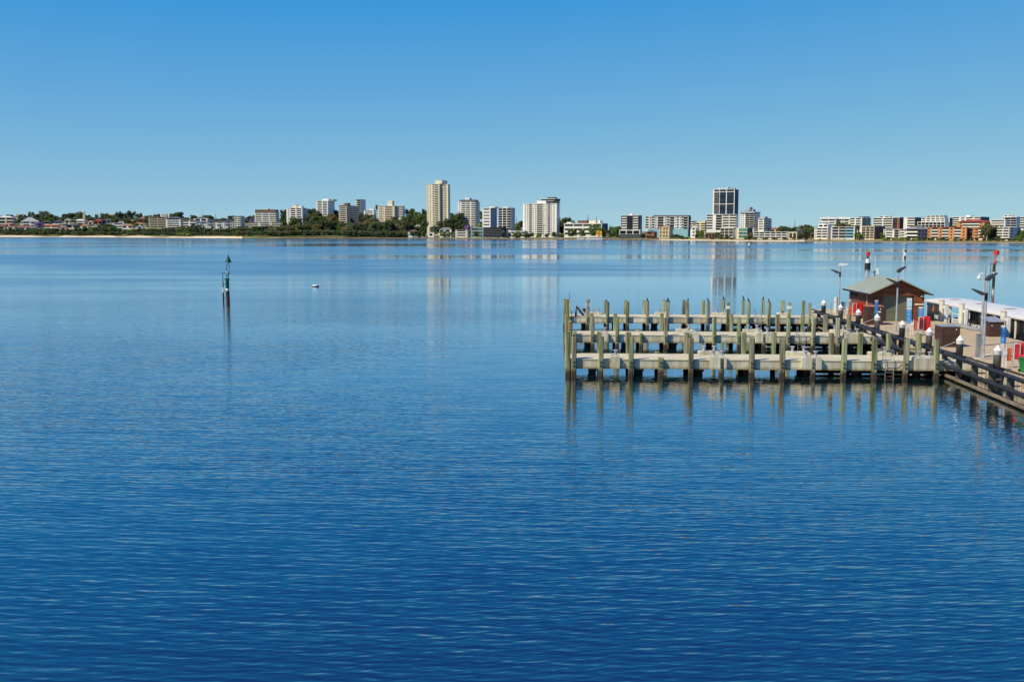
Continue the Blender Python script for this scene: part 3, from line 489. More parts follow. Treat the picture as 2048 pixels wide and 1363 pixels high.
def crown_mesh(kind, seed, nclump, nleaf, flat):
    """leaf cards spread through uneven clumps; unit height, crown between z .2 and 1"""
    g = random.Random(seed); V = []; Fc = []; cl = []
    for i in range(nclump):
        a = g.uniform(0, 6.283); rr = math.sqrt(g.random()) * .40; zc = g.uniform(.30, .88)
        lim = .46 * math.sqrt(max(.05, 1 - ((zc - .55) / .5) ** 2)); rr = min(rr, lim)
        if flat and zc > .6: rr *= 1.05
        cl.append((rr * math.cos(a), rr * math.sin(a), zc, g.uniform(.09, .17)))
    for (cx, cy, cz, cr) in cl:
        for k in range(nleaf):
            while True:
                d = Vector((g.uniform(-1, 1), g.uniform(-1, 1), g.uniform(-1, 1)))
                if .25 < d.length < 1: break
            d = d.normalized() * (d.length ** .4); p = Vector((cx, cy, cz)) + Vector((d.x * cr * 1.15, d.y * cr * 1.15, d.z * cr * .8))
            n = (d + Vector((g.uniform(-.7, .7), g.uniform(-.7, .7), g.uniform(-.1, .8)))).normalized(); a = n.orthogonal().normalized(); b = n.cross(a)
            t = g.uniform(0, 6.28); a, b = a * math.cos(t) + b * math.sin(t), b * math.cos(t) - a * math.sin(t); s = g.uniform(.026, .050)
            o = len(V); V += [p - a * s, p + b * s * .7, p + a * s, p - b * s * .7]; Fc.append((o, o + 1, o + 2, o + 3))
    me = bpy.data.meshes.new('crown'); me.from_pydata(V, [], Fc); me.update(); return me, cl
def trunk_mesh(cl, seed, m):
    g = random.Random(seed); mb = MB(); mb.tube([(0, 0, -.08), (.01, 0, .12), (.015, .01, .3), (.0, .02, .55)], [.032, .026, .021, .012], 7)
    for (cx, cy, cz, cr) in cl[:9]: mb.tube([(.012, .005, .22 + g.uniform(0, .15)), (cx * .5, cy * .5, cz * .72), (cx, cy, cz)], [.012, .009, .004], 5)
    return mb.mesh('trunk', m)
PROTO = {}
def protos(kind):
    if kind not in PROTO:
        L = []
        for s in range(3 if kind in ('dark', 'olive', 'green') else 2):
            me, cl = crown_mesh(kind, hash_s(kind) + s * 7, 34, 80, s == 1); me.materials.append(LEAF[kind]); L.append((me, trunk_mesh(cl, s, bark)))
        PROTO[kind] = L
    return PROTO[kind]
def hash_s(s): return sum(ord(c) * (i + 3) for i, c in enumerate(s))
NAMES = dict(dark='dark green', olive='olive green', green='leafy green', bright='yellow-green', purple='purple-flowering', grey='grey-green', rust='rusty brown-green')
def place_name(x, d):
    best = min(BUILT, key=lambda b: abs(b[0] - x) + (0 if b[1] - 4 <= x <= b[2] + 4 else 20)); return ('in front of ' if d < best[3] else 'behind ') + best[4]
NT = [0]
STEM = MB().cyl((0, 0, 0), (0, 0, 1), 1.15, .9, 8).mesh('trunk', bark, True)
WOOD = {}
def wood(x, yt, wpx, db, kind):        # far-off trees that read as one mass
    d = shore(x) + db; p = at_depth(x, yt, d); zb = ground(x, db) - .2; h = max(p.z - zb, 1.5); wd = wpx * d / F / .92
    WOOD.setdefault(kind, []).append(Matrix.Translation((p.x, p.y, zb)) @ Matrix.Translation((0, 0, h - min(h, 1.4 * wd))) @ Matrix.Rotation(rng.uniform(0, 6.28), 4, 'Z') @ Matrix.Diagonal((wd, wd, min(h, 1.4 * wd), 1)))
def tree(x, yt, wpx, db, kind, shrub=False, yb=None):
    d = shore(x) + db; p = at_depth(x, yt, d); zb = ground(x, db) - .2; h = p.z - zb
    if h < 1.5: h = 1.5
    wd = wpx * d / F / .92; NT[0] += 1; me, tr = rng.choice(protos(kind))
    nm = 'shrub' if h < 5 else 'tree'; pl = place_name(x, d); lb = f'{NAMES[kind]} {nm} {pl}'
    if len(lb.split()) > 16: lb = ' '.join(lb.split()[:16])
    o = thing(nm, lb, nm, (p.x, p.y, zb), rng.uniform(0, 6.28), f'{NAMES[kind]} {nm}s {pl}'); ch = min(h, 1.75 * wd); S = (wd, wd * rng.uniform(.85, 1.1), ch)
    link('crown', me, o, (0, 0, h - ch), (0, 0, 0), S); link('trunk', tr, o, (0, 0, h - ch), (0, 0, 0), S)
    if h - ch > .5: link('trunk', STEM, o, (0, 0, -.3), (0, 0, 0), (wd * .035, wd * .035, h - ch + ch * .1 + .3))
    return o
def belt(xa, xb, tops, n, wr, dbr, kinds, jit=2.0, fn=None):
    for i in range(n):
        x = xa + (xb - xa) * (i + rng.uniform(.1, .9)) / n
        (fn or tree)(x, lerp_table(tops, x) + rng.uniform(-.3, 1) * jit, rng.uniform(*wr), rng.uniform(*dbr), rng.choice(kinds))
# ridge trees on the left hill
for x, y, ww, k in [(8, 430, 18, 'dark'), (20, 428, 16, 'green'), (33, 431, 14, 'dark'), (47, 428, 12, 'dark'), (63, 422, 13, 'green'), (75, 426, 14, 'dark'), (87, 420, 18, 'olive'), (97, 424, 18, 'green'), (110, 430, 14, 'dark'), (120, 433, 16, 'dark'), (132, 426, 18, 'dark'), (144, 425, 16, 'dark'),
    (158, 423, 14, 'olive'), (176, 429, 12, 'dark'), (186, 432, 18, 'green'), (193, 427, 8, 'dark'), (208, 425, 18, 'olive'), (222, 428, 18, 'green'), (236, 422, 12, 'dark'), (246, 424, 14, 'grey'), (261, 420, 20, 'dark'), (277, 425, 14, 'dark'), (284, 432, 12, 'green'), (297, 429, 16, 'green'), (313, 427, 14, 'dark'), (329, 427, 10, 'dark'),
    (346, 425, 16, 'olive'), (358, 423, 20, 'dark'), (372, 434, 16, 'rust'), (387, 429, 16, 'dark'), (399, 432, 14, 'green'), (413, 429, 18, 'olive'), (422, 431, 12, 'dark'), (447, 435, 12, 'dark'), (460, 431, 12, 'dark'), (472, 430, 14, 'dark'), (486, 434, 12, 'green'), (497, 433, 14, 'green'), (502, 430, 14, 'dark')]:
    tree(x, y, ww, rng.uniform(400, 470), k)
belt(0, 500, [(0, 434), (300, 435), (500, 437)], 90, (14, 20), (330, 400), ['dark', 'green', 'olive'], 4, wood)
belt(0, 130, [(0, 447), (130, 449)], 9, (8, 13), (170, 240), ['dark', 'green', 'olive'], 3)
belt(120, 300, [(120, 446), (300, 446)], 16, (9, 15), (190, 270), ['dark', 'green', 'grey', 'olive'], 4)
belt(-30, 480, [(-30, 456), (60, 457), (140, 457), (205, 449), (240, 455), (300, 458), (390, 450), (420, 456), (480, 456)], 52, (13, 22), (40, 90), ['dark', 'dark', 'olive', 'dark', 'green'], 2.5)
belt(0, 480, [(0, 461), (480, 463)], 60, (10, 18), (30, 48), ['dark', 'olive', 'dark'], 2, wood)
for x, y, ww, k, db in [(80, 444, 16, 'purple', 200), (300, 455, 14, 'bright', 110), (316, 456, 14, 'bright', 108), (330, 456, 10, 'bright', 105), (367, 465, 14, 'bright', 30), (378, 466, 12, 'bright', 30), (358, 466, 10, 'bright', 30), (391, 447, 22, 'dark', 95), (215, 446, 34, 'dark', 80), (228, 450, 22, 'green', 60), (505, 435, 12, 'purple', 300)]: tree(x, y, ww, db, k)
# wood along the middle shore
belt(476, 640, [(476, 453), (560, 450), (590, 449), (640, 444)], 30, (14, 24), (60, 110), ['green', 'olive', 'dark', 'rust'], 3)
belt(476, 700, [(476, 462), (560, 461), (620, 458), (700, 459)], 44, (14, 22), (25, 50), ['dark', 'olive', 'dark'], 3, wood)
belt(600, 760, [(600, 445), (625, 438), (660, 440), (700, 445), (760, 440)], 22, (18, 28), (100, 130), ['dark', 'olive', 'green', 'dark'], 3)
belt(690, 830, [(690, 451), (730, 443), (760, 441), (800, 437), (830, 452)], 24, (20, 32), (45, 85), ['dark', 'olive', 'dark', 'rust'], 4)
belt(690, 850, [(690, 460), (850, 461)], 30, (13, 20), (22, 38), ['dark', 'olive', 'dark'], 3, wood)
belt(553, 705, [(553, 436), (575, 432), (620, 426), (640, 430), (705, 434)], 34, (13, 20), (170, 270), ['dark', 'olive', 'green', 'dark'], 5, wood); belt(808, 862, [(808, 426), (862, 428)], 12, (13, 18), (180, 300), ['dark', 'green'], 4, wood); belt(895, 965, [(895, 436), (965, 440)], 10, (12, 18), (130, 220), ['dark', 'olive'], 4, wood); belt(1112, 1150, [(1112, 440), (1150, 444)], 9, (12, 18), (120, 200), ['dark'], 4, wood)
for x, y, ww, k, db in [(569, 418, 16, 'dark', 260), (566, 424, 14, 'green', 240), (618, 417, 18, 'dark', 320), (626, 416, 20, 'dark', 330), (637, 419, 22, 'olive', 200), (611, 424, 16, 'dark', 260), (663, 424, 18, 'olive', 190), (672, 418, 14, 'dark', 310), (668, 430, 14, 'rust', 170), (738, 426, 26, 'olive', 170), (746, 434, 26, 'olive', 140), (724, 424, 18, 'dark', 300),
    (755, 409, 8, 'dark', 320), (771, 410, 10, 'dark', 320), (822, 416, 24, 'dark', 300), (834, 421, 18, 'green', 290), (851, 417, 14, 'dark', 310), (800, 432, 34, 'dark', 80), (785, 436, 24, 'olive', 80), (848, 440, 18, 'dark', 60), (847, 452, 18, 'dark', 30), (826, 452, 20, 'grey', 60),
    (919, 424, 22, 'dark', 70), (909, 430, 26, 'dark', 65), (897, 436, 26, 'dark', 62), (884, 440, 26, 'olive', 58), (875, 450, 18, 'dark', 40), (924, 436, 20, 'dark', 60), (903, 424, 10, 'dark', 200), (886, 461, 14, 'green', 30), (899, 463, 10, 'green', 22), (867, 452, 16, 'grey', 60),
    (935, 449, 12, 'purple', 60), (963, 420, 12, 'dark', 200), (961, 446, 10, 'bright', 75), (1037, 444, 14, 'rust', 160), (1042, 441, 10, 'dark', 200), (1033, 446, 12, 'green', 150), (953, 462, 10, 'dark', 20), (1060, 465, 16, 'dark', 22), (1051, 466, 12, 'green', 20), (1078, 467, 14, 'green', 20), (1094, 467, 12, 'dark', 22), (1108, 463, 12, 'green', 22), (1029, 464, 10, 'green', 18), (1040, 463, 10, 'olive', 18), (1019, 465, 8, 'dark', 20),
    (1124, 433, 22, 'dark', 170), (1133, 434, 20, 'dark', 180), (1143, 438, 14, 'dark', 190), (1122, 450, 18, 'dark', 100), (1144, 456, 18, 'green', 30), (1164, 457, 15, 'green', 32), (1190, 449, 26, 'green', 36), (1200, 452, 18, 'green', 34), (1124, 468, 14, 'dark', 18), (1207, 458, 14, 'dark', 60), (1212, 462, 12, 'dark', 40),
    (1224, 450, 18, 'green', 120), (1233, 452, 18, 'green', 110), (1240, 451, 14, 'olive', 130), (1228, 461, 14, 'green', 60), (1222, 464, 12, 'olive', 30), (1235, 466, 12, 'green', 40), (1287, 466, 14, 'dark', 30), (1298, 470, 14, 'dark', 20), (1306, 472, 10, 'olive', 18), (1352, 468, 16, 'dark', 45), (1362, 470, 12, 'dark', 40),
    (1400, 459, 17, 'green', 40), (1404, 463, 12, 'green', 36), (1394, 468, 10, 'dark', 30), (1436, 464, 12, 'dark', 30), (1442, 470, 10, 'green', 24), (1455, 472, 12, 'olive', 24), (1500, 470, 10, 'rust', 24), (1503, 464, 12, 'olive', 30), (1440, 470, 12, 'green', 30),
    (1561, 450, 20, 'olive', 70), (1572, 452, 20, 'dark', 72), (1590, 452, 14, 'green', 70), (1582, 455, 14, 'dark', 60), (1607, 448, 20, 'olive', 66), (1617, 447, 20, 'dark', 64), (1627, 452, 16, 'green', 60), (1600, 455, 14, 'grey', 60), (1612, 460, 16, 'dark', 45), (1634, 458, 12, 'green', 45), (1600, 466, 12, 'dark', 30),
    (1684, 443, 24, 'olive', 80), (1694, 446, 20, 'dark', 78), (1678, 448, 14, 'dark', 76), (1716, 461, 14, 'green', 26), (1720, 466, 14, 'green', 22), (1740, 448, 16, 'redleaf' if 0 else 'rust', 70), (1765, 464, 10, 'green', 24), (1774, 455, 12, 'dark', 60), (1832, 449, 22, 'dark', 70), (1826, 451, 18, 'green', 68), (1714, 449, 10, 'dark', 90),
    (1912, 447, 14, 'green', 80), (1906, 449, 14, 'green', 78), (1975, 447, 22, 'olive', 34), (1970, 455, 18, 'olive', 30), (1985, 452, 20, 'dark', 32), (1994, 455, 18, 'rust', 34), (1998, 450, 18, 'olive', 50), (1996, 470, 12, 'green', 20), (2040, 457, 18, 'green', 50), (2046, 462, 18, 'green', 40), (2038, 470, 10, 'green', 24), (2060, 455, 22, 'dark', 50)]:
    tree(x, y, ww, db, k)
belt(1765, 1870, [(1765, 474), (1870, 475)], 13, (8, 13), (12, 20), ['dark', 'green', 'bright'], 1.5)
belt(1870, 2048, [(1870, 475), (2048, 476)], 16, (8, 12), (14, 20), ['dark', 'green', 'dark'], 1.5)
belt(1350, 1600, [(1350, 473), (1600, 474)], 12, (8, 12), (16, 24), ['green', 'dark', 'olive'], 1.5)
belt(-700, 0, [(-700, 430), (0, 434)], 26, (20, 34), (200, 420), ['dark', 'olive', 'green'], 6, wood); belt(-700, -10, [(-700, 456), (0, 456)], 30, (18, 28), (35, 90), ['dark', 'olive'], 3, wood)
belt(2075, 2500, [(2075, 450), (2500, 445)], 24, (20, 36), (30, 120), ['dark', 'green', 'olive'], 5, wood)
for kind, Ms in WOOD.items():
    V = []; Fc = []
    for i, M_ in enumerate(Ms):
        me = protos(kind)[i % len(protos(kind))][0]; o_ = len(V); V += [tuple(M_ @ v.co) for v in me.vertices]; Fc += [tuple(j + o_ for j in p.vertices) for p in me.polygons]
    me = bpy.data.meshes.new('woodland'); me.from_pydata(V, [], Fc); me.materials.append(LEAF[kind]); o_ = link('woodland', me); o_['kind'] = 'stuff'; tag(o_, f'{NAMES[kind]} scrub and woodland massed along the far shore and ridge', 'woodland')
# Norfolk pines and palms
def pine_mesh():
    mb = MB(); g = random.Random(5); mb.tube([(0, 0, -.05), (0, 0, .5), (0, 0, 1)], [.018, .012, .003], 6); t = mb.mesh('trunk', bark); V = []; Fc = []
    for k in range(13):
        z = .2 + k * .062; r = .30 * (1 - k / 13.5) + .02
        for j in range(7):
            a = 6.283 * (j + g.random() * .4) / 7
            for s in range(7):
                q = r * (s + 1) / 7; p = Vector((q * math.cos(a), q * math.sin(a), z + q * .12)); d = Vector((math.cos(a), math.sin(a), .15)) * .03; n = Vector((-math.sin(a), math.cos(a), 0)) * .03 * (1.1 - s / 9)
                o = len(V); V += [p - d, p + n, p + d + Vector((0, 0, .01)), p - n + Vector((0, 0, .012))]; Fc.append((o, o + 1, o + 2, o + 3))
    me = bpy.data.meshes.new('crown'); me.from_pydata(V, [], Fc); me.materials.append(LEAF['dark']); return me, t
pm = pine_mesh()
for x, yt_, db, wpx, lb in [(1176, 428, 140, 9, 'tall Norfolk pine behind the long white office'), (1139, 430, 200, 8, 'Norfolk pine beside dark trees left of the long white office'), (1033, 432, 190, 7, 'Norfolk pine right of the white framed block'), (1590, 439, 150, 8, 'lone Norfolk pine against the sky behind big trees'), (1542, 443, 180, 8, 'faint Norfolk pine right of the four-storey flats'), (431, 427, 430, 6, 'Norfolk pine on the ridge above slate-roofed townhouses'), (1580, 449, 160, 6, 'small Norfolk pine left of the lone tall one')]:
    d = shore(x) + db; p = at_depth(x, yt_, d); zb = ground(x, db); o = thing('norfolk_pine', lb, 'pine', (p.x, p.y, zb)); s = wpx * d / F / .6; o.scale = (s, s, p.z - zb); link('crown', pm[0], o); link('trunk', pm[1], o)
def palm(x, yt, db, lb):
    d = shore(x) + db; p = at_depth(x, yt, d); zb = ground(x, db); h = p.z - zb - 1.2; o = thing('palm_tree', lb, 'palm', (p.x, p.y, zb)); g = random.Random(int(x))
    part('trunk', MB().tube([(0, 0, -.3), (.2, 0, h * .5), (.1, 0, h)], [.35, .26, .22], 7), bark, o); V = []; Fc = []
    for k in range(18):
        a = 6.283 * k / 18 + g.random() * .3; e = g.uniform(-.5, 1.1)
        for s in range(6):
            q = s * .5; c = Vector((.1 + q * math.cos(a) * math.cos(e * .5), q * math.sin(a) * math.cos(e * .5), h + q * math.sin(e) - q * q * .13)); n = Vector((-math.sin(a), math.cos(a), -.25)) * .38; dd = Vector((math.cos(a), math.sin(a), 0)) * .3
            i = len(V); V += [c - dd, c + n, c + dd, c - n]; Fc.append((i, i + 1, i + 2, i + 3))
    me = bpy.data.meshes.new('crown'); me.from_pydata(V, [], Fc); me.materials.append(LEAF['green']); link('crown', me, o)
palm(1087, 449, 24, 'tall palm before the broad white slab tower'); palm(1023, 456, 26, 'short palm by the chequered low flats'); palm(1010, 462, 22, 'small palm beside the dark glass office'); palm(1221, 450, 60, 'palm right of the long white office')
# pale-trunked gum leaning by the brick flats
o = thing('gum_tree', 'pale-trunked gum tree before the orange brick flats', 'tree', at_depth(1973, 479, shore(1973) + 22)); part('trunk', MB().tube([(0, 0, -1), (.4, 0, 4), (-.2, .2, 8), (.6, 0, 12)], [.6, .45, .35, .15], 8), palebark, o)
me = protos('olive')[1][0]; link('crown', me, o, (0, 0, 0), (0, 0, 1), (13, 12, 16))
# ------------------------------------------------------------------ finger jetties
timber = stained('weathered green timber', (.065, .085, .032), (.37, .40, .22), (.05, .035, .022), .28, .62, (5, 5, .3), .9)
timber2 = stained('grey brown timber', (.085, .075, .042), (.38, .37, .25), (.05, .032, .02), .28, .62, (5, 5, .3), .9)
endgrain = mat('rotten timber top', (.13, .095, .06), .95, scale=6, var=.5)
concrete = stained('jetty concrete', (.36, .335, .235), (.66, .62, .475), (.20, .15, .045), .47, .72, (1.2, 1.2, .25), .9, 2.0, bump=.15)
deckm = mat('pale concrete deck', (.45, .415, .275), .9, scale=1.1, col2=(.58, .54, .37), bump=.1)
pilem = stained('wet concrete pile', (.20, .17, .13), (.28, .25, .18), (.03, .024, .018), .35, .6, (3, 3, .5), .9)
black = mat('black rubber', (.018, .018, .02), .55, var=.3, scale=3); galv = mat('galvanised fitting', (.52, .53, .54), .45, metal=.55, scale=3)
whitep = mat('white paint', (.78, .78, .76), .5, var=.06, scale=2); steel = mat('bright steel', (.6, .6, .6), .35, metal=.8)
rustm = mat('rusty steel', (.26, .11, .045), .85, scale=5, var=.5)
def post_mesh(h, m, seed, r=.165):
    g = random.Random(seed); c = .055; out = [(-r, -r + c), (-r + c, -r), (r - c, -r), (r, -r + c), (r, r - c), (r - c, r), (-r + c, r), (-r, r - c)]
    mb = MB(); zs = [-1.6, -.1, .3, .9, 1.8, h - .05, h]; V = []
    zs = [z for z in zs if z <= h]
    for i, z in enumerate(zs):
        k = (1.10 if z < 0 else 1.06 if z < .4 else 1.0) * (1 + g.uniform(-.035, .035)); k = k * .93 if i == len(zs) - 1 else k
        for a, b in out: V.append((a * k + g.uniform(-.006, .006), b * k + g.uniform(-.006, .006), z + (g.uniform(-.025, .025) if i == len(zs) - 1 else 0)))
    n = 8; Fc = [(k * n + i, k * n + (i + 1) % n, (k + 1) * n + (i + 1) % n, (k + 1) * n + i) for k in range(len(zs) - 1) for i in range(n)]
    mb.add(V, Fc + [tuple(range((len(zs) - 1) * n, len(zs) * n))]); me = mb.mesh('post', m)
    me.materials.append(endgrain)
    for p in me.polygons:
        if p.center.z > h - .02: p.material_index = 1
    return me
TALL = [post_mesh(2.75, m, s) for s, m in enumerate([timber, timber2, timber, timber, timber2])]; SHORT = [post_mesh(1.36, timber2, 21), post_mesh(1.33, timber, 22)]
wash = MB().cyl((0, 0, 0), (0, -.035, 0), .085, .075, 12).mesh('bolt', black, True); nut = MB().cyl((0, -.034, 0), (0, -.055, 0), .028, .026, 6).mesh('nut', galv)
capm = MB().lathe([(.15, -.02), (.168, 0), (.168, .16), (.16, .18)], 8).mesh('weathered_band', endgrain)
bollard_me = MB().lathe([(.17, 0), (.17, .03), (.10, .05), (.09, .25), (.10, .30), (.17, .33), (.18, .37), (.13, .40)], 14).mesh('bollard', galv, True)
whband = MB().lathe([(.205, 0), (.212, .01), (.212, .29), (.205, .30)], 4).mesh('reflector_band', whitep)
prng = random.Random(3)
def finger(vf, label, front, back, shorts_f, plinths, ladder_u, bands=(), topz={}):
    """front face of the fenders at v = vf; local origin at (u 0, v vf)"""
    r = jthing('finger_jetty', label, 'jetty', 0, vf, 0)
    y0, y1 = .345, 3.62; U1 = 28.19
    us = sorted(set(round(u, 2) for u in front))
    edges = [.35] + [u for u in us if u < U1 - .8] + [U1 - .02]
    for a, b in zip(edges, edges[1:]):
        part('fascia', MB().box(a + .006, b - .006, y0, y0 + .28, .50 + prng.uniform(-.01, .01), 1.115), concrete, r); part('fascia', MB().box(a + .006, b - .006, y1 - .28, y1, .50, 1.115), concrete, r)
    for a, b in zip(edges[::2], edges[2::2] + ([edges[-1]] if len(edges) % 2 == 0 else [])): part('deck_slab', MB().box(a - .03 + .005, b - .03 - .005 + (.03 if b == edges[-1] else 0), y0 - .035, y1 + .035, 1.12, 1.185 + prng.uniform(-.004, .004)), deckm, r)
    part('end_beam', MB().box(.07, .348, y0 + .02, y1 - .02, .52, 1.11), concrete, r)
    u = 1.9; k = 0
    while u < 28:
        part('headstock', MB().box(u - .3, u + .3, y0 + .29, y1 - .29, .30, .62), pilem, r)
        for yy in (.95, 3.0): part('pile', MB().cyl((u, yy, -2), (u, yy, .31), .27, .25, 12), pilem, r, smooth=True)
        u += 4.2 if k % 2 else 3.3; k += 1
    for yy in (1.15, 2.55): part('added_bearer', MB().box(17.5, 28.1, yy - .12, yy + .12, .12 if yy > 2 else .2, .295), pilem, r)  # beams added to block the bright water behind, so these bays stay dark
    def post(u, y, h, me, bolts, tilt=1.0):
        o = link('post', me, r, (u, y, 0), (R(prng.uniform(-.7, .7)) * tilt, R(prng.uniform(-1.3, 1.3)) * tilt, prng.choice((0, math.pi / 2, math.pi)) * 0), (prng.uniform(.94, 1.08), 1, h))
        if bolts:
            for z in (.74, 1.0): b = link('bolt', wash, o, (0, -.17, z / h)); link('nut', nut, o, (0, -.17, z / h))
        return o
    for u in front:
        s = any(abs(u - q) < .3 for q in shorts_f)
        o = post(u, .17, 1.0 if s else topz.get(round(u, 1), prng.uniform(.985, 1.01)), prng.choice(SHORT if s else TALL), True, .3 if s else 1)
        if not s and prng.random() < .6: link('weathered_band', capm, o, (0, 0, 2.57))
        if any(abs(u - q) < .3 for q in bands): link('reflector_band', whband, o, (0, 0, 2.1), (0, 0, R(45)), (1.15, 1.15, 1))
    for u in back: s = u < 0; post(abs(u), y1 + .17, 1.0, prng.choice(SHORT if s else TALL), False)
    for (u, yy, wd, nb) in plinths:
        front_side = yy == 'f'; a, b = (y0 - .30, y0 + .62) if front_side else (y1 - .62, y1 + .25)
        pl = part('plinth', MB().prism([(u - wd / 2, .55 if front_side else 1.19), (u + wd / 2, .55 if front_side else 1.19), (u + wd / 2, 1.40), (u + wd / 2 - .1, 1.43), (u - wd / 2 + .1, 1.43), (u - wd / 2, 1.40)], a - .02 if front_side else a, b), concrete, r)
        for q in range(nb): link('bollard', bollard_me, pl, (u + (q - (nb - 1) / 2) * wd * .5, (a + b) / 2 - .05, 1.43))
    if ladder_u:
        ld = part('ladder', MB().tube([(ladder_u - .28, .9, 1.2), (ladder_u - .28, .75, 1.95), (ladder_u - .28, .28, 1.9), (ladder_u - .28, .22, 1.1), (ladder_u - .28, .22, -.8)], .024, 6).tube([(ladder_u + .28, .9, 1.2), (ladder_u + .28, .75, 1.95), (ladder_u + .28, .28, 1.9), (ladder_u + .28, .22, 1.1), (ladder_u + .28, .22, -.8)], .024, 6), steel, r, smooth=True)
        for k in range(6): part('rung', MB().cyl((ladder_u - .28, .22, -.45 + .28 * k), (ladder_u + .28, .22, -.45 + .28 * k), .018, n=6), steel if k > 2 else rustm, ld)
        for s in (-1, 1): part('ladder_arm', MB().tube([(ladder_u + s * .3, .24, .62), (ladder_u + s * .62, .12, .75), (ladder_u + s * .8, .05, .98)], .035, 6), mat('dark rust', (.07, .04, .025), .9), r)
    return r, post, y1
G = [2.45 + 2.095 * i for i in range(12)]
f1, post, yb = finger(69.6, 'nearest concrete finger jetty with two bolts on each fender post and an end ladder', G, [2.5, 4.6, -6.7, 8.8, 13.0, 15.1, 19.3, 21.3, 23.4, 25.5], [G[2], G[4], G[7]], [(10.6, 'f', 1.15, 2), (10.4, 'b', 1.5, 2), (17.0, 'f', 1.35, 2), (16.8, 'b', 1.6, 2), (3.5, 'f', .55, 1), (24.75, 'f', 1.5, 2), (22.6, 'b', 1.5, 2)], 22.35)
post(.16, .25, 1.10, TALL[0], False); post(.56, .16, 1.01, TALL[1], True); post(.3, yb - .3, 1.05, TALL[2], False); post(.62, yb + .2, 1.0, TALL[3], False)
f2, post, yb = finger(86.43, 'middle concrete finger jetty between the nearest and the bird-topped one', [u - .12 for u in G[:11]], [2.3, 4.4, -6.5, 8.6, 14.8, 18.9, 21.1, 23.1, 25.2], [G[2], G[4], G[7]], [(10.9, 'f', 1.15, 2), (10.6, 'b', 1.5, 2), (17.0, 'f', 1.35, 2), (16.6, 'b', 1.6, 2), (3.4, 'f', .55, 1), (24.6, 'f', 1.5, 2), (24.2, 'b', 1.5, 2)], 20.2)
post(.08, .4, 1.06, TALL[2], False); post(.42, .0, .9, TALL[1], False); post(.1, yb - .4, 1.03, TALL[0], False)
part('marker_rod', MB().cyl((.5, -.2, 1.6), (.5, -.2, 3.3), .03, n=6), black, f2); part('rusty_channel', MB().box(.30, .52, -.26, -.17, .1, 2.3), rustm, f2)
f3, post, yb = finger(105.08, 'farthest concrete finger jetty with black birds on its posts', [u - .2 for u in G], [4.3, 6.4, 8.5, 10.6, 12.7, 14.8, 17.0, 19.1, 21.2, 23.3, 25.5], [], [(3.2, 'b', 1.4, 2), (10.4, 'b', 1.6, 2), (16.6, 'b', 1.8, 2), (23.4, 'b', 1.5, 2), (25.4, 'f', 1.2, 1)], 20.1, bands=[G[0] - .2, G[7] - .2, G[10] - .2], topz={round(G[0] - .2, 1): 1.10})
post(-.1, .4, 1.10, TALL[0], False); post(.18, .1, 1.10, TALL[3], False); part('yellow_pole', MB().cyl((.36, -.1, .9), (.36, -.1, 2.9), .05, n=8), mat('yellow paint', (.62, .42, .03), .5), f3); part('marker_rod', MB().cyl((.36, -.1, 2.9), (.36, -.1, 3.75), .022, n=6), black, f3)
# folded timber ramp on the far finger
o = jthing('timber_ramp', 'weathered timber trestle ramp on the end of the farthest finger jetty', 'ramp', 1.6, 106.4, 1.19)
part('trestle', MB().tube([(-.55, 0, 0), (-.5, 0, .95), (.25, 0, .05)], .13, 6).tube([(-.55, .7, 0), (-.5, .7, .95), (.25, .7, .05)], .13, 6), mat('dark oiled timber', (.03, .026, .024), .8), o)
for k in range(5): part('plank', MB().prism([(-.45, 1.02), (.75, .10), (.78, .15), (-.42, 1.08)], k * .15, k * .15 + .135), timber2, o)
part('canvas_roll', MB().cyl((.35, .0, .62), (.35, .7, .62), .16, n=10), black, o)
# ------------------------------------------------------------------ cormorants
def bird_mesh():
    mb = MB(); mb.tube([(-.19, 0, .02), (-.12, 0, .07), (-.03, 0, .15), (.03, 0, .25), (.05, 0, .33), (.045, 0, .39), (.06, 0, .44), (.09, 0, .455), (.12, 0, .45), (.17, 0, .445)], [.012, .03, .075, .085, .06, .035, .034, .036, .02, .006], 10)
    for s in (-1, 1): mb.tube([(.0, s * .03, .12), (.01, s * .035, 0), (.05, s * .04, .0)], [.016, .012, .01], 5)
    return mb.mesh('cormorant', mat('black feathers', (.012, .012, .014), .5, var=.4, scale=12), True)
bm_ = bird_mesh()
for k, (u, back, rz) in enumerate([(G[3] - .2, 0, 2.8), (G[4] - .25, 0, .4), (G[4] - .1, 0, 2.6), (G[5] - .2, 0, 1.2), (G[6] - .2, 0, 2.9), (G[8] - .2, 0, 3.0), (G[9] - .2, 0, 2.2), (17.0, 1, 3.0), (19.1, 1, 2.6), (21.2, 1, .5)]):
    o = link('cormorant', bm_, None, wp(u, 105.08 + (3.79 if back else .17), 2.74), (0, 0, rz), (1.0, 1.0, prng.uniform(.85, 1.1)))
    tag(o, 'black cormorant perched on a ' + ('rear' if back else 'front') + ' post of the farthest finger jetty', 'bird', 'cormorants on ' + ('rear' if back else 'front') + ' posts')
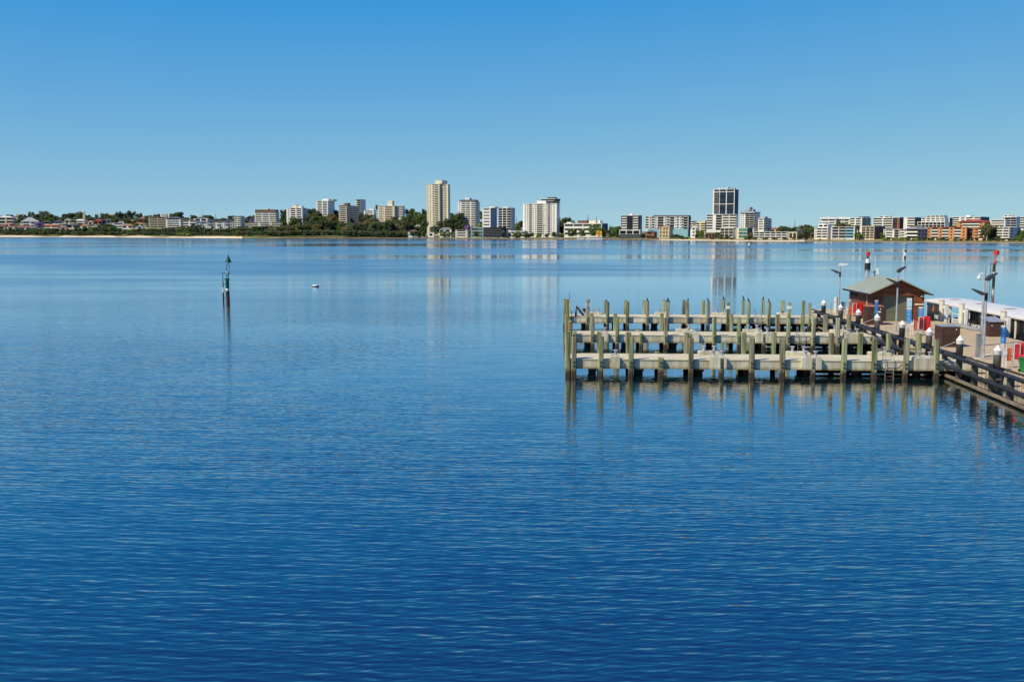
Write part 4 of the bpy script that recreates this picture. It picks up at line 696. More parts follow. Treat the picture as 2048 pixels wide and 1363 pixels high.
# ------------------------------------------------------------------ main jetty
o = jthing('main_jetty', 'broad timber-decked main jetty carrying the boat shed and sign posts', 'jetty', 0, 0, 0)
dm = mat('jetty deck boards', (.34, .265, .145), .9, scale=1.2, col2=(.50, .405, .25), stretch=(.5, 6, 1), bump=.3); v = 38.0; k = 0
while v < 117:
    part('deck_panel', MB().box(28.36, 37.3, v + .01, v + 2.63, 1.08, 1.19 + prng.uniform(-.004, .004)), dm, o)
    if k % 3 == 0: part('deck_joint', MB().box(28.36, 37.3, v - .05, v + .005, 1.06, 1.205), deckm, o)
    v += 2.64; k += 1
fasc = stained('rust-streaked concrete', (.42, .37, .27), (.60, .55, .43), (.12, .09, .05), .12, .3, (1.5, 1.5, .3), .9, 2.0, rust=(.38, .13, .03, .57), bump=.2)
v = 38.4
while v < 116:
    for a, b in ((0, 1.42), (1.62, 2.98)): part('fascia', MB().box(28.2, 28.355, v + a, v + b, .06, 1.14), fasc, o); part('slot', MB().box(28.19, 28.21, v + a + .5, v + a + .62, .42, .75), rustm, o)
    part('kerb', MB().box(28.24, 28.42, v - .2, v + 2.9, 1.2, 1.27), mat('dark kerb timber', (.06, .05, .04), .9), o)
    for uu in (29.6, 33.0, 36.4): part('pile', MB().cyl((uu, v, -2), (uu, v, 1.05), .3, n=12), pilem, o, smooth=True)
    v += 3.14
part('back_beam', MB().box(37.0, 37.35, 38.2, 116.8, .3, 1.07), pilem, o)
# black-sleeved piles with white caps
sleeve = mat('black pile sleeve', (.022, .021, .02), .5, scale=2, var=.35, stretch=(1, 1, .3)); grsl = mat('grey pile sleeve', (.075, .07, .062), .6, scale=3, var=.3)
for k, v in enumerate([65.5, 71.7, 77.7, 83.9, 90.6, 96.4, 102.6, 109.3, 59.4, 53.2]):
    lb = ['beside the tall light pole and grey pedestal', 'before the flat-topped bin enclosure', 'left of the flat-topped bin enclosure', 'near the tall blue and white sign', 'in front of the brown cabinet', 'before the red lifebuoy station by the hut', 'by the white pipe left of the hut', 'at the far corner of the jetty', 'past the green bin along the near rail', 'farthest along the near rail from the hut'][k]
    p = jthing('mooring_pile', 'black-sleeved mooring pile with white cone cap ' + lb, 'pile', 27.75, v, 0, 0, 'black-sleeved piles along the jetty')
    part('sleeve', MB().cyl((0, 0, -2), (0, 0, 2.22), .225, n=18, caps=True), sleeve, p, smooth=True); part('collar', MB().lathe([(.229, 1.5), (.234, 1.51), (.234, 2.2), (.229, 2.21)], 18), grsl if k % 2 == 0 else sleeve, p, smooth=True)
    part('cap', MB().lathe([(.235, 2.2), (.25, 2.22), (.25, 2.46), (.265, 2.48), (.03, 2.80)], 18), whitep, p, smooth=True)
    part('roller', MB().cyl((-.5, -.42, 1.25), (-.5, -.42, 1.65), .2, n=12), black, p, smooth=True); part('bracket', MB().box(-1.3, 0, -.5, -.34, 1.40, 1.50).box(0, 1.1, -.06, .06, 1.02, 1.1), black, p)
    if k in (0, 1, 4, 5, 6, 7): part('stay', MB().cyl((-.3, 0, 2.35), (-1.5, -1.1 + .9, 1.9), .015, n=6), whitep, p)
# fender rails between the finger jetties
fw = mat('dark fender timber', (.085, .075, .062), .85, scale=2, var=.3, stretch=(1, 1, .4)); pipe = mat('black fender pipe', (.02, .021, .024), .6, scale=1.5, var=.35); whal = mat('weathered walers', (.15, .125, .085), .9, scale=1.5, col2=(.27, .225, .155), stretch=(2, .5, 2))
for lb, (ua, va), (ub, vb_) in [('nearest black two-pipe fender rail along the main jetty beside the green bin', (25.3, 48.0), (26.15, 70.9)), ('black two-pipe fender rail between the nearest and middle finger jetties', (26.15, 73.6), (26.15, 89.9)), ('black two-pipe fender rail between the middle and farthest finger jetties', (26.15, 90.5), (26.15, 106.0))]:
    r = thing('fender_rail', lb, 'fender', wp(ua, va), -TH + math.atan2(-(ub - ua), vb_ - va)); Lg = math.hypot(ub - ua, vb_ - va)
    for z in (1.72, .92): part('rail_pipe', MB().cyl((0, -.2, z), (0, Lg + .35, z), .135, n=14), pipe, r, smooth=True)
    for q, (x0_, z0_) in enumerate([(.05, .26), (.22, .22), (.39, .18)]): part('waler', MB().box(x0_, x0_ + .155, -.3, Lg + .2, z0_ - .14, z0_ + .02), whal, r)
    n = max(3, round(Lg / 2.9)); 
    for k in range(n + 1):
        y = Lg * k / n; part('fender_post', MB().box(.14, .46, y - .16, y + .16, -1.4, 1.62), fw, r)
        part('strut', MB().box(.46, 2.0, y - .05, y + .05, .60, .70), fw, r)
# ------------------------------------------------------------------ boat shed on the main jetty
cedar = mat('red cedar boards', (.17, .05, .022), .7, scale=2.2, col2=(.27, .085, .035), stretch=(1, 1, 6), rnd=.22); darkwood = mat('dark brown boards', (.055, .026, .018), .7, scale=3, col2=(.09, .042, .028), stretch=(1, 1, 5), rnd=.2)
trim = mat('black trim', (.02, .02, .022), .6); roofm = mat('sage metal roof', (.29, .325, .255), .55, scale=.7, var=.08); door = mat('olive roller door', (.15, .15, .105), .6, scale=1, var=.15, stretch=(.3, .3, 14))
D0 = 1.19
h = jthing('boat_shed', 'red cedar boat shed with sage green roof and roller door', 'shed', 30.5, 101.2, D0)
W_, L_, E_ = 5.0, 8.3, 2.85; RZ = 4.05
part('frame', MB().box(.06, W_ - .06, .42, L_, 0, E_ - .005), trim, h)
for a_, b_, c_ in ((.06, .94, 0), (4.03, W_ - .06, 0), (.945, 4.025, 2.61)): part('frame', MB().box(a_, b_, .10, .415, c_, E_ - .006), trim, h)
k = 0; z = 0.02
while z < E_ - .02:      # boards, one by one
    for nm, a in (('board', (.0, .95)), ('board', (4.02, W_))): part(nm, MB().prism([(.03, z + .168), (-.025, z), (.07, z), (.07, z + .168)], a[0], a[1], 'x'), cedar, h)
    part('board', MB().prism([(.01, z + .168), (-.045, z), (.05, z), (.05, z + .168)], .08, L_), cedar, h); part('board', MB().box(W_ - .05, W_ + .02, .08, L_, z, z + .165), cedar, h); z += .178
while z < RZ - .1:
    t = (z - E_) / (RZ - E_); hw_ = W_ / 2 * (1 - max(0, t)) - .05
    if hw_ > .2: part('board', MB().prism([(.03, z + .168), (-.025, z), (.07, z), (.07, z + .168)], W_ / 2 - hw_, W_ / 2 + hw_, 'x'), cedar, h)
    z += .178
part('gable', MB().prism([(.05, E_), (W_ - .05, E_), (W_ / 2, RZ - .02)], .08, L_), cedar, h)
part('lintel', MB().box(.95, 4.02, .01, .09, 2.6, E_ - .01), cedar, h)
dr = part('roller_door', MB().box(.97, 4.0, .34, .38, 0, 2.6), door, h)
for q in range(17): part('door_slat', MB().box(.98, 3.99, .315, .34, .02 + q * .152, .02 + q * .152 + .14), door, dr)
for a in (.955, 3.965): part('door_jamb', MB().box(a, a + .05, .075, .34, 0, 2.6), trim, h)
ov = .55
rf = part('roof', MB().add([(-ov, -.6, E_ - .12), (W_ / 2, -.6, RZ + .09), (W_ + ov, -.6, E_ - .12), (-ov, L_ + .3, E_ - .12), (W_ / 2, L_ + .3, RZ + .09), (W_ + ov, L_ + .3, E_ - .12), (-ov, -.6, E_ - .02), (W_ / 2, -.6, RZ + .2), (W_ + ov, -.6, E_ - .02), (-ov, L_ + .3, E_ - .02), (W_ / 2, L_ + .3, RZ + .2), (W_ + ov, L_ + .3, E_ - .02)],
    [(6, 7, 10, 9), (7, 8, 11, 10), (0, 3, 4, 1), (1, 4, 5, 2), (0, 1, 7, 6), (1, 2, 8, 7), (3, 9, 10, 4), (4, 10, 11, 5), (0, 6, 9, 3), (2, 5, 11, 8)]), roofm, h)
for s in (-1, 1):
    for q in range(13):
        y = -.5 + q * .71; x1_ = W_ / 2 + s * .06; x2_ = W_ / 2 + s * (W_ / 2 + ov); part('roof_rib', MB().add([(x1_, y, RZ + .19), (x2_, y, E_ - .02), (x2_, y + .05, E_ - .02), (x1_, y + .05, RZ + .19), (x1_, y, RZ + .205), (x2_, y, E_ - .005), (x2_, y + .05, E_ - .005), (x1_, y + .05, RZ + .205)], [(4, 5, 6, 7), (0, 1, 5, 4), (2, 3, 7, 6), (1, 2, 6, 5)]), roofm, rf)
    part('gutter', MB().cyl((W_ / 2 + s * (W_ / 2 + ov + .06), -.55, E_ - .12), (W_ / 2 + s * (W_ / 2 + ov + .06), L_ + .3, E_ - .12), .09, n=8), trim, rf)
for a in ((.06, 2.45),): pass
part('downpipe', MB().cyl((-.1, 1.6, 0), (-.1, 1.6, E_ - .2), .05, n=8), mat('cream paint', (.6, .52, .38), .6), h)
part('wall_light', MB().box(-.14, -.03, 5.6, 5.9, 2.15, 2.5), trim, h); part('wall_light', MB().box(-.14, -.03, 6.9, 7.2, 2.15, 2.5), trim, h); part('round_sign', MB().cyl((-.03, 7.9, 1.55), (-.06, 7.9, 1.55), .14, n=14), whitep, h)
part('notice', MB().box(4.1, 4.95, -.03, 0, 1.66, 1.80), mat('cream notice', (.75, .68, .55), .6), h); part('floodlight', MB().box(4.6, 4.85, -.2, .0, 2.45, 2.65), mat('tan plastic', (.4, .33, .22), .6), h)
an = part('aerial', MB().cyl((W_ / 2 - .1, 7.7, RZ + .15), (W_ / 2 - .1, 7.7, RZ + 2.3), .015, n=6).cyl((W_ / 2 - .1, 7.7, RZ + .15), (W_ / 2 - .1, 7.7, RZ + .75), .04, n=6).box(W_ / 2 - .28, W_ / 2 - .02, 7.65, 7.75, RZ + .5, RZ + .6), trim, h)
part('antenna_panel', MB().box(W_ / 2 + .05, W_ / 2 + .3, 7.6, 7.72, RZ + .35, RZ + 1.0), whitep, an)
part('roof_pole', MB().cyl((W_ / 2 - .1, 7.7, RZ + .7), (W_ / 2 - .1, 7.7, RZ + 2.35), .02, n=6), whitep, an)
def slatted(name, label, u, v, w, d, hh, lid, mono=False, rz=0.0, group=None):
    r = jthing(name, label, 'cabinet', u, v, D0, rz, group); part('carcass', MB().box(.03, w - .03, .03, d - .03, 0, hh - .02), trim, r); n = int(hh / .145)
    for q in range(n):
        z0 = q * hh / n; part('slat', MB().box(0, w, 0, .035, z0 + .008, z0 + hh / n - .008), darkwood, r); part('slat', MB().box(0, .035, .037, d, z0 + .008, z0 + hh / n - .008), darkwood, r); part('slat', MB().box(w - .035, w, .037, d, z0 + .008, z0 + hh / n - .008), darkwood, r)
    if mono: part('lid', MB().add([(-.05, -.05, hh), (w + .05, -.05, hh + .0), (w + .05, d + .05, hh + .28), (-.05, d + .05, hh + .28), (-.05, -.05, hh + .06), (w + .05, -.05, hh + .06), (w + .05, d + .05, hh + .34), (-.05, d + .05, hh + .34)], [(0, 3, 2, 1), (4, 5, 6, 7), (0, 1, 5, 4), (1, 2, 6, 5), (2, 3, 7, 6), (3, 0, 4, 7)]), lid, r)
    else: part('lid', MB().box(-.03, w + .03, -.03, d + .03, hh, hh + .05), lid, r)
    return r
lidm = mat('grey sheet lid', (.25, .27, .29), .45, scale=2, var=.12)
c = slatted('service_cabinet', 'dark brown slatted service cabinet against the front corner of the boat shed', 28.95, 97.4, 1.45, 1.6, 1.75, mat('pink timber edge', (.42, .17, .10), .7)); part('notice', MB().box(.9, 1.2, -.03, -.005, 1.2, 1.32), whitep, c); part('knob', MB().cyl((1.15, -.01, 1.52), (1.15, -.06, 1.52), .05, n=10), whitep, c)
c = slatted('bin_enclosure', 'flat-topped brown slatted bin enclosure near the mooring piles', 29.05, 78.6, 1.35, 1.6, 1.58, lidm); part('lock', MB().cyl((1.05, -.01, 1.38), (1.05, -.05, 1.38), .045, n=8), whitep, c); part('corner_post', MB().box(-.03, .05, -.03, .05, 0, 1.55), darkwood, c)
c = slatted('bin_enclosure', 'brown slatted bin enclosure with sloping grey lid beside the party boat', 35.95, 86.7, 1.2, 1.9, 1.25, lidm, True); part('lock', MB().cyl((.2, -.01, .95), (.2, -.05, .95), .045, n=8), whitep, c); part('vent', MB().box(-.01, .0, .3, .8, .95, 1.15), black, c)
# ------------------------------------------------------------------ light poles
def light_pole(u, v, hgt, label, heads, tilt=0):
    r = jthing('light_pole', label, 'light pole', u, v, D0); part('base_plate', MB().box(-.18, .18, -.18, .18, 0, .03), galv, r); part('pole', MB().cyl((0, 0, .03), (0, 0, hgt), .085, .06, 12), galv, r, smooth=True)
    for (z, sx, kind) in heads:
        if kind == 'dark':
            q = part('lamp_head', MB().prism([(sx * .12, z), (sx * .35, z + .14), (sx * .95, z + .34), (sx * 1.0, z + .30), (sx * .6, z + .05), (sx * .3, z - .12), (sx * .12, z - .08)], -.2, .2), mat('charcoal lamp', (.05, .05, .052), .45), r); part('lamp_arm', MB().box(min(0, sx * .15), max(0, sx * .15), -.05, .05, z - .1, z + .02), trim, r); part('clamp', MB().cyl((0, 0, z - .5), (0, 0, z + .05), .1, n=10), trim, r, smooth=True)
        elif kind == 'top':
            part('lamp_head', MB().prism([(-.12, z), (.05, z + .22), (.6, z + .45), (.62, z + .38), (.25, z + .05), (.1, z - .12), (-.05, z - .1)], -.2, .2), mat('charcoal lamp', (.05, .05, .052), .45), r)
        elif kind == 'white':
            part('lamp_head', MB().prism([(-.1, z), (-.1, z + .22), (.2, z + .26), (.75, z + .22), (.78, z + .14), (.3, z + .02)], -.2, .2), whitep, r)
    return r
light_pole(29.55, 110.0, 5.35, 'light pole with white top lamp left of the boat shed', [(5.25, 1, 'white'), (4.55, -1, 'dark')])
light_pole(29.42, 90.6, 5.35, 'light pole with dark lamps standing before the roller door', [(5.4, 1, 'top'), (4.45, -1, 'dark')])
light_pole(29.2, 71.2, 5.55, 'light pole with dark lamps beside the grey pedestal', [(5.6, 1, 'top'), (4.6, -1, 'dark')])
r = jthing('camera_pole', 'taller grey pole with a white dome camera behind the light pole', 'camera pole', 32.6, 80.0, D0); part('pole', MB().cyl((0, 0, 0), (0, 0, 6.2), .11, .08, 12), galv, r, smooth=True); part('camera_arm', MB().tube([(0, 0, 5.5), (-.2, 0, 5.65), (-.42, 0, 5.6), (-.42, 0, 5.45)], .04, 6), whitep, r); part('dome_camera', MB().lathe([(.06, 5.45), (.13, 5.40), (.14, 5.25), (.10, 5.16), (.03, 5.12)], 12, (-.42, 0)), whitep, r, smooth=True); part('spike', MB().cyl((.05, 0, 6.15), (.05, 0, 6.5), .02, n=6), galv, r); part('junction_box', MB().box(-.12, .16, -.2, -.09, .5, 1.6), galv, r)
tag(link('pedestal', MB().box(-.13, .13, -.18, .18, 0, 1.62).box(-.15, .15, -.2, .2, 1.62, 1.66).mesh('pedestal', mat('grey pedestal', (.24, .25, .26), .5)), None, wp(29.28, 72.3, D0), (0, 0, -TH)), 'square grey power pedestal beside the light pole', 'pedestal')
# ------------------------------------------------------------------ berth signs
signb = mat('sign blue', (.02, .30, .70), .45, var=.1); pinkp = mat('pale notice', (.72, .62, .60), .6)
def berth_sign(u, v, zt, hh, wd, label, top='white', rz=0.0):
    r = jthing('berth_sign', label, 'sign', u, v, D0, rz); part('post', MB().cyl((0, .04, 0), (0, .04, zt), .035, n=8), galv, r)
    pn = part('panel', MB().box(-wd / 2, wd / 2, -.02, .0, zt - hh, zt), signb, r); part('header', MB().box(-wd / 2, wd / 2, -.024, .002, zt - hh * .02, zt + hh * .10), whitep, r)
    g = random.Random(int(v * 10)); z = zt - hh * .08
    while z > zt - hh * .93:       # pictograms and unreadable lines of print
        w2 = wd * g.uniform(.12, .34); part('print_line', MB().box(-w2, w2, -.026, -.02, z - hh * .025, z), whitep, pn); z -= hh * g.uniform(.10, .17)
    part('notice', MB().box(-wd * .36, wd * .36, -.02, .0, zt - hh - .42, zt - hh - .06), pinkp, r); return r
berth_sign(28.35, 93.0, 2.55, 1.35, .34, 'narrow blue berth sign turned edge-on before the brown cabinet', rz=R(20)); s = berth_sign(29.15, 86.6, 2.35, 1.2, .42, 'tall blue and white berth sign beside the roller door')
part('upper_panel', MB().box(-.21, .21, -.02, 0, 2.52, 3.12), mat('pale blue panel', (.45, .66, .78), .5), s); part('upper_header', MB().box(-.21, .21, -.022, 0.002, 3.12, 3.28), whitep, s); part('post', MB().cyl((0, .04, 2.3), (0, .04, 3.1), .03, n=8), galv, s)
berth_sign(33.4, 96.0, 1.75, 1.0, .42, 'blue berth sign half hidden behind the red lifebuoy station'); berth_sign(31.1, 72.6, 2.15, 1.15, .38, 'wide blue berth sign in front of the sloping-lid bin enclosure')
# ------------------------------------------------------------------ red lifebuoy stations
redp = mat('red plastic', (.62, .02, .025), .4, scale=2, var=.12); redd = mat('red panel', (.58, .03, .035), .5); orangep = mat('orange panel', (.62, .12, .04), .55)
def station(u, v, label, sc=1.0):
    r = jthing('lifebuoy_station', label, 'lifebuoy station', u, v, D0)
    for x in (0, .44): part('post', MB().box(x - .03, x + .03, -.03, .03, 0, 1.62), galv, r)
    pn = part('sign_panel', MB().box(.06, .40, -.05, -.02, .55, 1.58), redd, r); part('panel_frame', MB().box(.03, .06, -.055, -.015, .52, 1.61).box(.40, .43, -.055, -.015, .52, 1.61).box(.06, .40, -.055, -.015, .52, .55).box(.06, .40, -.055, -.015, 1.58, 1.61), whitep, pn)
    for x in (-.62, -.42): part('white_post', MB().box(x - .025, x + .025, -.025, .025, 0, 1.35), whitep, r)
    part('orange_panel', MB().box(-.40, -.08, .02, .05, .45, 1.3), orangep, r); part('small_notice', MB().box(-.66, -.38, -.045, -.026, .85, 1.08), whitep, r)
    cb = part('cabinet', MB().prism([(.10, .40), (.62, .40), (.66, .48), (.66, 1.0), (.62, 1.05), (.62, 1.36), (.66, 1.42), (.66, 1.56), (.60, 1.62), (.10, 1.62)], .12, .62, 'x').prism([(.12, .5), (.6, .5), (.6, 1.55), (.12, 1.55)], .625, .66, 'x'), redp, r, (.42, 0, 0))
    for z in (.72, 1.12, 1.45): part('rib', MB().box(.10, .64, .085, .10, z, z + .05), redp, cb)
    return r
station(29.35, 104.2, 'red lifebuoy station left of the boat shed'); station(30.32, 87.6, 'red lifebuoy station between boat shed and flat-topped bin enclosure'); station(29.25, 66.7, 'red lifebuoy station above the green wheelie bin')
# wheelie bin
b = jthing('wheelie_bin', 'green wheelie bin with red lid near the jetty edge', 'bin', 29.15, 64.6, D0, R(8)); gp = mat('green plastic', (.02, .20, .055), .45, var=.15)
part('body', MB().add([(-.22, -.22, .04), (.22, -.22, .04), (.22, .22, .04), (-.22, .22, .04), (-.29, -.30, .95), (.29, -.30, .95), (.29, .34, .95), (-.29, .34, .95)], [(0, 3, 2, 1), (4, 5, 6, 7), (0, 1, 5, 4), (1, 2, 6, 5), (2, 3, 7, 6), (3, 0, 4, 7)]).box(-.32, .32, -.33, -.27, .88, .97).box(-.32, -.27, -.27, .3, .88, .97).box(.27, .32, -.27, .3, .88, .97), gp, b)
part('lid', MB().add([(-.31, -.34, .975), (.31, -.34, .975), (.31, .36, 1.03), (-.31, .36, 1.03), (-.28, -.28, 1.03), (.28, -.28, 1.03), (.28, .32, 1.10), (-.28, .32, 1.10)], [(0, 3, 2, 1), (4, 5, 6, 7), (0, 1, 5, 4), (1, 2, 6, 5), (2, 3, 7, 6), (3, 0, 4, 7)]), redp, b)
for s in (-1, 1): part('wheel', MB().cyl((s * .20, .27, .1), (s * .27, .27, .1), .1, n=12), black, b)
part('handle', MB().cyl((-.25, .40, .98), (.25, .40, .98), .02, n=6), gp, b)
# railing, white pipe and blue board left of the shed
r = jthing('railing', 'thin galvanised railing left of the boat shed', 'railing', 29.3, 107.6, D0)
for q in range(9): part('baluster', MB().cyl((q * .17 + .2, 0, 0), (q * .17 + .2, 0, 1.55), .014, n=6), galv, r)
part('top_rail', MB().cyl((-1.2, 0, 1.5), (1.6, 0, 1.5), .025, n=6), galv, r); part('end_post', MB().box(-.05, .05, -.05, .05, 0, 1.55), trim, r); part('end_post', MB().box(-1.25, -1.17, -.04, .04, 0, 1.52), galv, r)
tag(part('white_pile', MB().cyl((0, 0, -2), (0, 0, 2.9), .2, n=14).cyl((0, 0, .95), (0, 0, 1.02), .215, n=14), mat('cream pile paint', (.62, .60, .54), .6, var=.12), None, wp(29.75, 112.0, 0), smooth=True), 'plain off-white pipe pile beyond the railing', 'pile')
tag(part('blue_board', MB().box(-.03, .03, -.02, .02, 0, 1.4).box(-.25, .25, -.04, -.02, .5, 1.4), mat('dull blue board', (.10, .22, .40), .6), None, wp(29.9, 109.6, D0)), 'plain dull blue board behind the thin railing', 'board')
# ------------------------------------------------------------------ berthing piles and party boat
creamp = mat('cream pile paint 2', (.66, .62, .50), .6, var=.1)
for k, (v, lb) in enumerate([(102.6, 'at the orange-logo end of the party boat'), (97.5, 'between the boat railing and its dark windows'), (88.3, 'beside the sloping-lid bin enclosure'), (80.0, 'past the sloping-lid enclosure')]):
    p = jthing('berthing_pile', 'cream berthing pile ' + lb, 'pile', 37.75, v, 0, 0, 'cream berthing piles'); part('pile', MB().cyl((0, 0, -2), (0, 0, 3.25), .25, n=16), creamp, p, smooth=True); part('rim', MB().lathe([(.25, 3.2), (.265, 3.21), (.265, 3.26), (.25, 3.27)], 16), mat('peach rim', (.6, .42, .28), .6), p)
    part('fender_strip', MB().box(.05, .3, -.75, -.5, .3, 2.75), whitep, p); part('bracket', MB().box(.05, .2, -.55, -.2, 2.45, 2.65), whitep, p)
wb = mat('white gelcoat', (.70, .66, .56), .35, var=.06); blk = mat('black hull paint', (.012, .014, .018), .3, var=.3); wind = glassmat('dark')
bt = jthing('party_boat', 'long party boat with white roof and black lettered side, moored behind the jetty', 'boat', 38.6, 109.0, 0); BL = 36.0
# local: x across (0 near side), y negative along the boat towards the near end
part('hull', MB().prism([(0.02, -.4), (4.5, -.4), (4.7, .95), (-.08, .95)], -BL, -1.2).prism([(.5, -.4), (4.0, -.4), (4.5, .95), (.1, .95)], -1.2, .2), blk, bt)
part('deck', MB().box(0, 4.6, -BL, .1, .95, 1.0), mat('boat deck', (.3, .3, .3), .7), bt)
prof = [(-.22, 2.66), (-.24, 2.78), (.1, 2.92), (1.2, 3.02), (2.4, 3.05), (3.6, 3.02), (4.7, 2.90), (4.95, 2.76), (4.9, 2.66)]
part('roof', MB().prism(prof, -BL, .35), wb, bt, smooth=True)
for q in range(5): part('roof_hatch', MB().box(1.6, 2.5, -q * 6.5 - 2.6, -q * 6.5 - 1.9, 3.0, 3.09), lidm, bt)
part('end_sheet', MB().box(.05, .9, .25, .33, .95, 2.7), whitep, bt)
ban = part('banner', MB().box(-.02, .0, -4.6, .0, .96, 2.66), blk, bt); part('logo', MB().prism([(-1.55, 2.0), (-1.7, 2.25), (-1.95, 2.3), (-2.1, 2.1), (-2.05, 1.85), (-1.85, 1.7), (-1.65, 1.75)], -.035, -.022, 'x'), mat('orange print', (.75, .14, .02), .5), ban); part('logo', MB().prism([(-1.7, 2.36), (-1.8, 2.46), (-1.95, 2.44), (-1.95, 2.36)], -.035, -.022, 'x'), whitep, ban)
for (a, b_) in ((-6.4, -6.2), (-11.3, -11.1), (-17, -16.8), (-21.3, -21.1), (-26, -25.8)): part('pillar', MB().box(-.06, .14, a, b_, .96, 2.68), whitep, bt)
part('inner_cabin', MB().box(1.6, 4.4, -BL + 1, -5.0, 1.0, 2.66), wind, bt)
for a in (-7.0, -8.6, -10.2): part('railing_post', MB().box(-.03, .03, a - .03, a + .03, .96, 2.0), whitep, bt)
for z in (1.48, 2.0): part('railing', MB().box(-.02, .02, -11.0, -6.3, z - .03, z + .03), whitep, bt)
part('railing_panel', MB().box(-.01, .01, -11.0, -6.3, 1.02, 1.35), lidm, bt)
for (a, b_) in ((-16.6, -11.4), (-21.0, -17.1), (-25.7, -21.4), (-35, -26.1)):
    sp = part('side_panel', MB().box(-.03, .03, a, b_, .96, 1.35), blk, bt); part('window', MB().box(-.01, .02, a, b_, 1.36, 2.66), wind, bt)
    n = 4
    for q in range(1, n): part('mullion', MB().box(-.03, .03, a + (b_ - a) * q / n - .03, a + (b_ - a) * q / n + .03, 1.36, 2.66), trim, bt)
def lettering(txt, parent, y, z, size):
    cu = bpy.data.curves.new('t', 'FONT'); cu.body = txt; cu.size = size; cu.extrude = .008; cu.offset = .012; ob = bpy.data.objects.new('t', cu); COL.objects.link(ob); bpy.context.view_layer.update()
    me = bpy.data.meshes.new_from_object(ob.evaluated_get(bpy.context.evaluated_depsgraph_get())); bpy.data.objects.remove(ob); me.materials.clear(); me.materials.append(whitep)
    link('lettering', me, parent, (-.05, y, z), (R(90), 0, R(-90)))
lettering('PARTY', bt, -2.3, 1.05, .62); lettering('BOAT', bt, -7.1, 1.03, .62); lettering('CHARTERS', bt, -11.6, 1.0, .55)
g_ = jthing('gangway', 'low grey gangway ramp on the deck edge beside the party boat', 'gangway', 36.6, 92.0, D0); part('ramp', MB().box(0, .8, 0, 6, .02, .1), mat('grey gangway', (.30, .30, .29), .7), g_)
for s in (0, .8): part('ramp_edge', MB().box(s - .04, s + .04, 0, 6, .1, .22), galv, g_)
# canopied boat at the right, beyond the party boat
k_ = jthing('canopy_boat', 'small moored boat with grey-green canopy beyond the party boat', 'boat', 51.6, 113.0, 0)
part('hull', MB().prism([(0, 1.2), (.9, -.3), (10.5, -.3), (11, 1.1)], -1.6, 1.6), whitep, k_); part('canopy', MB().add([(.3, -1.8, 2.25), (10.8, -1.8, 2.25), (10.8, 1.8, 2.25), (.3, 1.8, 2.25), (1.6, 0, 2.9), (10, 0, 2.9)], [(0, 1, 5, 4), (1, 2, 5), (2, 3, 4, 5), (3, 0, 4), (0, 3, 2, 1)]), roofm, k_); part('canopy_edge', MB().box(.2, 10.9, -1.85, 1.85, 2.02, 2.24), whitep, k_)
for x in (.6, 4, 7.4, 10.4):
    for y in (-1.5, 1.5): part('canopy_post', MB().cyl((x, y, 1), (x, y, 2.1), .05, n=6), galv, k_)
# ------------------------------------------------------------------ channel marks and buoys
def water_at(x, y): p = at_depth(x, y, 100); d = p - Vector((0, 0, H)); q = Vector((0, 0, H)) + d * (-H / d.z); return q
greenp = mat('channel green', (.006, .075, .035), .5, var=.3); markred = mat('channel red', (.60, .045, .025), .5, var=.2); markblk = mat('tarred pile', (.02, .018, .017), .7, var=.4); rustp = mat('pile rust', (.085, .035, .02), .85, var=.4, scale=3)
def zt(x, y, p): return at_depth(x, y, p.y).z
p = water_at(455, 604)
r = thing('channel_mark', 'green channel mark with cone topmark and ladder', 'channel mark', p, 0); r.scale = (1.08, 1.08, 1.075)
s_ = lambda y: zt(455, y, p)
part('pile', MB().cyl((.1, 0, -2), (.05, 0, 1.55), .26, .24, 14), rustp, r, smooth=True); part('white_band', MB().cyl((.05, 0, 1.55), (.05, 0, 1.85), .245, n=14), whitep, r, smooth=True); part('green_pile', MB().cyl((.05, 0, 1.85), (.05, 0, 3.1), .24, .23, 14), greenp, r, smooth=True); part('cap_plate', MB().cyl((.1, 0, 3.1), (.1, 0, 3.18), .3, n=12), markblk, r)
part('lantern_post', MB().cyl((.18, 0, 3.18), (.18, 0, 3.75), .08, n=8), greenp, r); part('lantern', MB().lathe([(.12, 3.75), (.22, 3.8), (.25, 3.95), (.22, 4.15), (.08, 4.25)], 12, (.18, 0)), galv, r, smooth=True)
part('cage', MB().tube([(0, 0, 4.1), (-.0, 0, 5.0), (.1, 0, 5.05)], .03, 6).tube([(.36, 0, 4.1), (.4, 0, 5.0), (.25, 0, 5.05)], .03, 6).tube([(.18, -.2, 4.1), (.18, -.2, 5.0)], .03, 6), markblk, r); part('topmark_post', MB().cyl((.24, 0, 5.0), (.28, 0, 5.35), .05, n=6), markblk, r); part('cone', MB().lathe([(.02, 5.3), (.42, 5.31), (.40, 5.38), (.01, 6.4)], 16, (.28, 0)), greenp, r, smooth=True)
part('ladder_pile', MB().cyl((-.52, 0, -2), (-.52, 0, 1.3), .1, n=8).cyl((-.52, 0, 1.3), (-.52, 0, 2.85), .07, n=8), markblk, r); part('white_sleeve', MB().cyl((-.52, 0, 1.1), (-.52, 0, 1.95), .085, n=8), whitep, r)
ld = part('ladder', MB().box(-.56, -.50, -.03, .03, 2.8, 3.95).box(-.1, -.04, -.03, .03, 2.0, 3.95).box(-.56, -.04, -.03, .03, 3.9, 3.96), markblk, r)
for z in (.55, 1.5, 2.4, 3.1): part('rung', MB().box(-.5, -.1, -.03, .03, z, z + .08), markblk, ld)
p = water_at(1987, 566); r = thing('channel_mark', 'red can-topped channel mark with ladder platform', 'channel mark', p, 0)
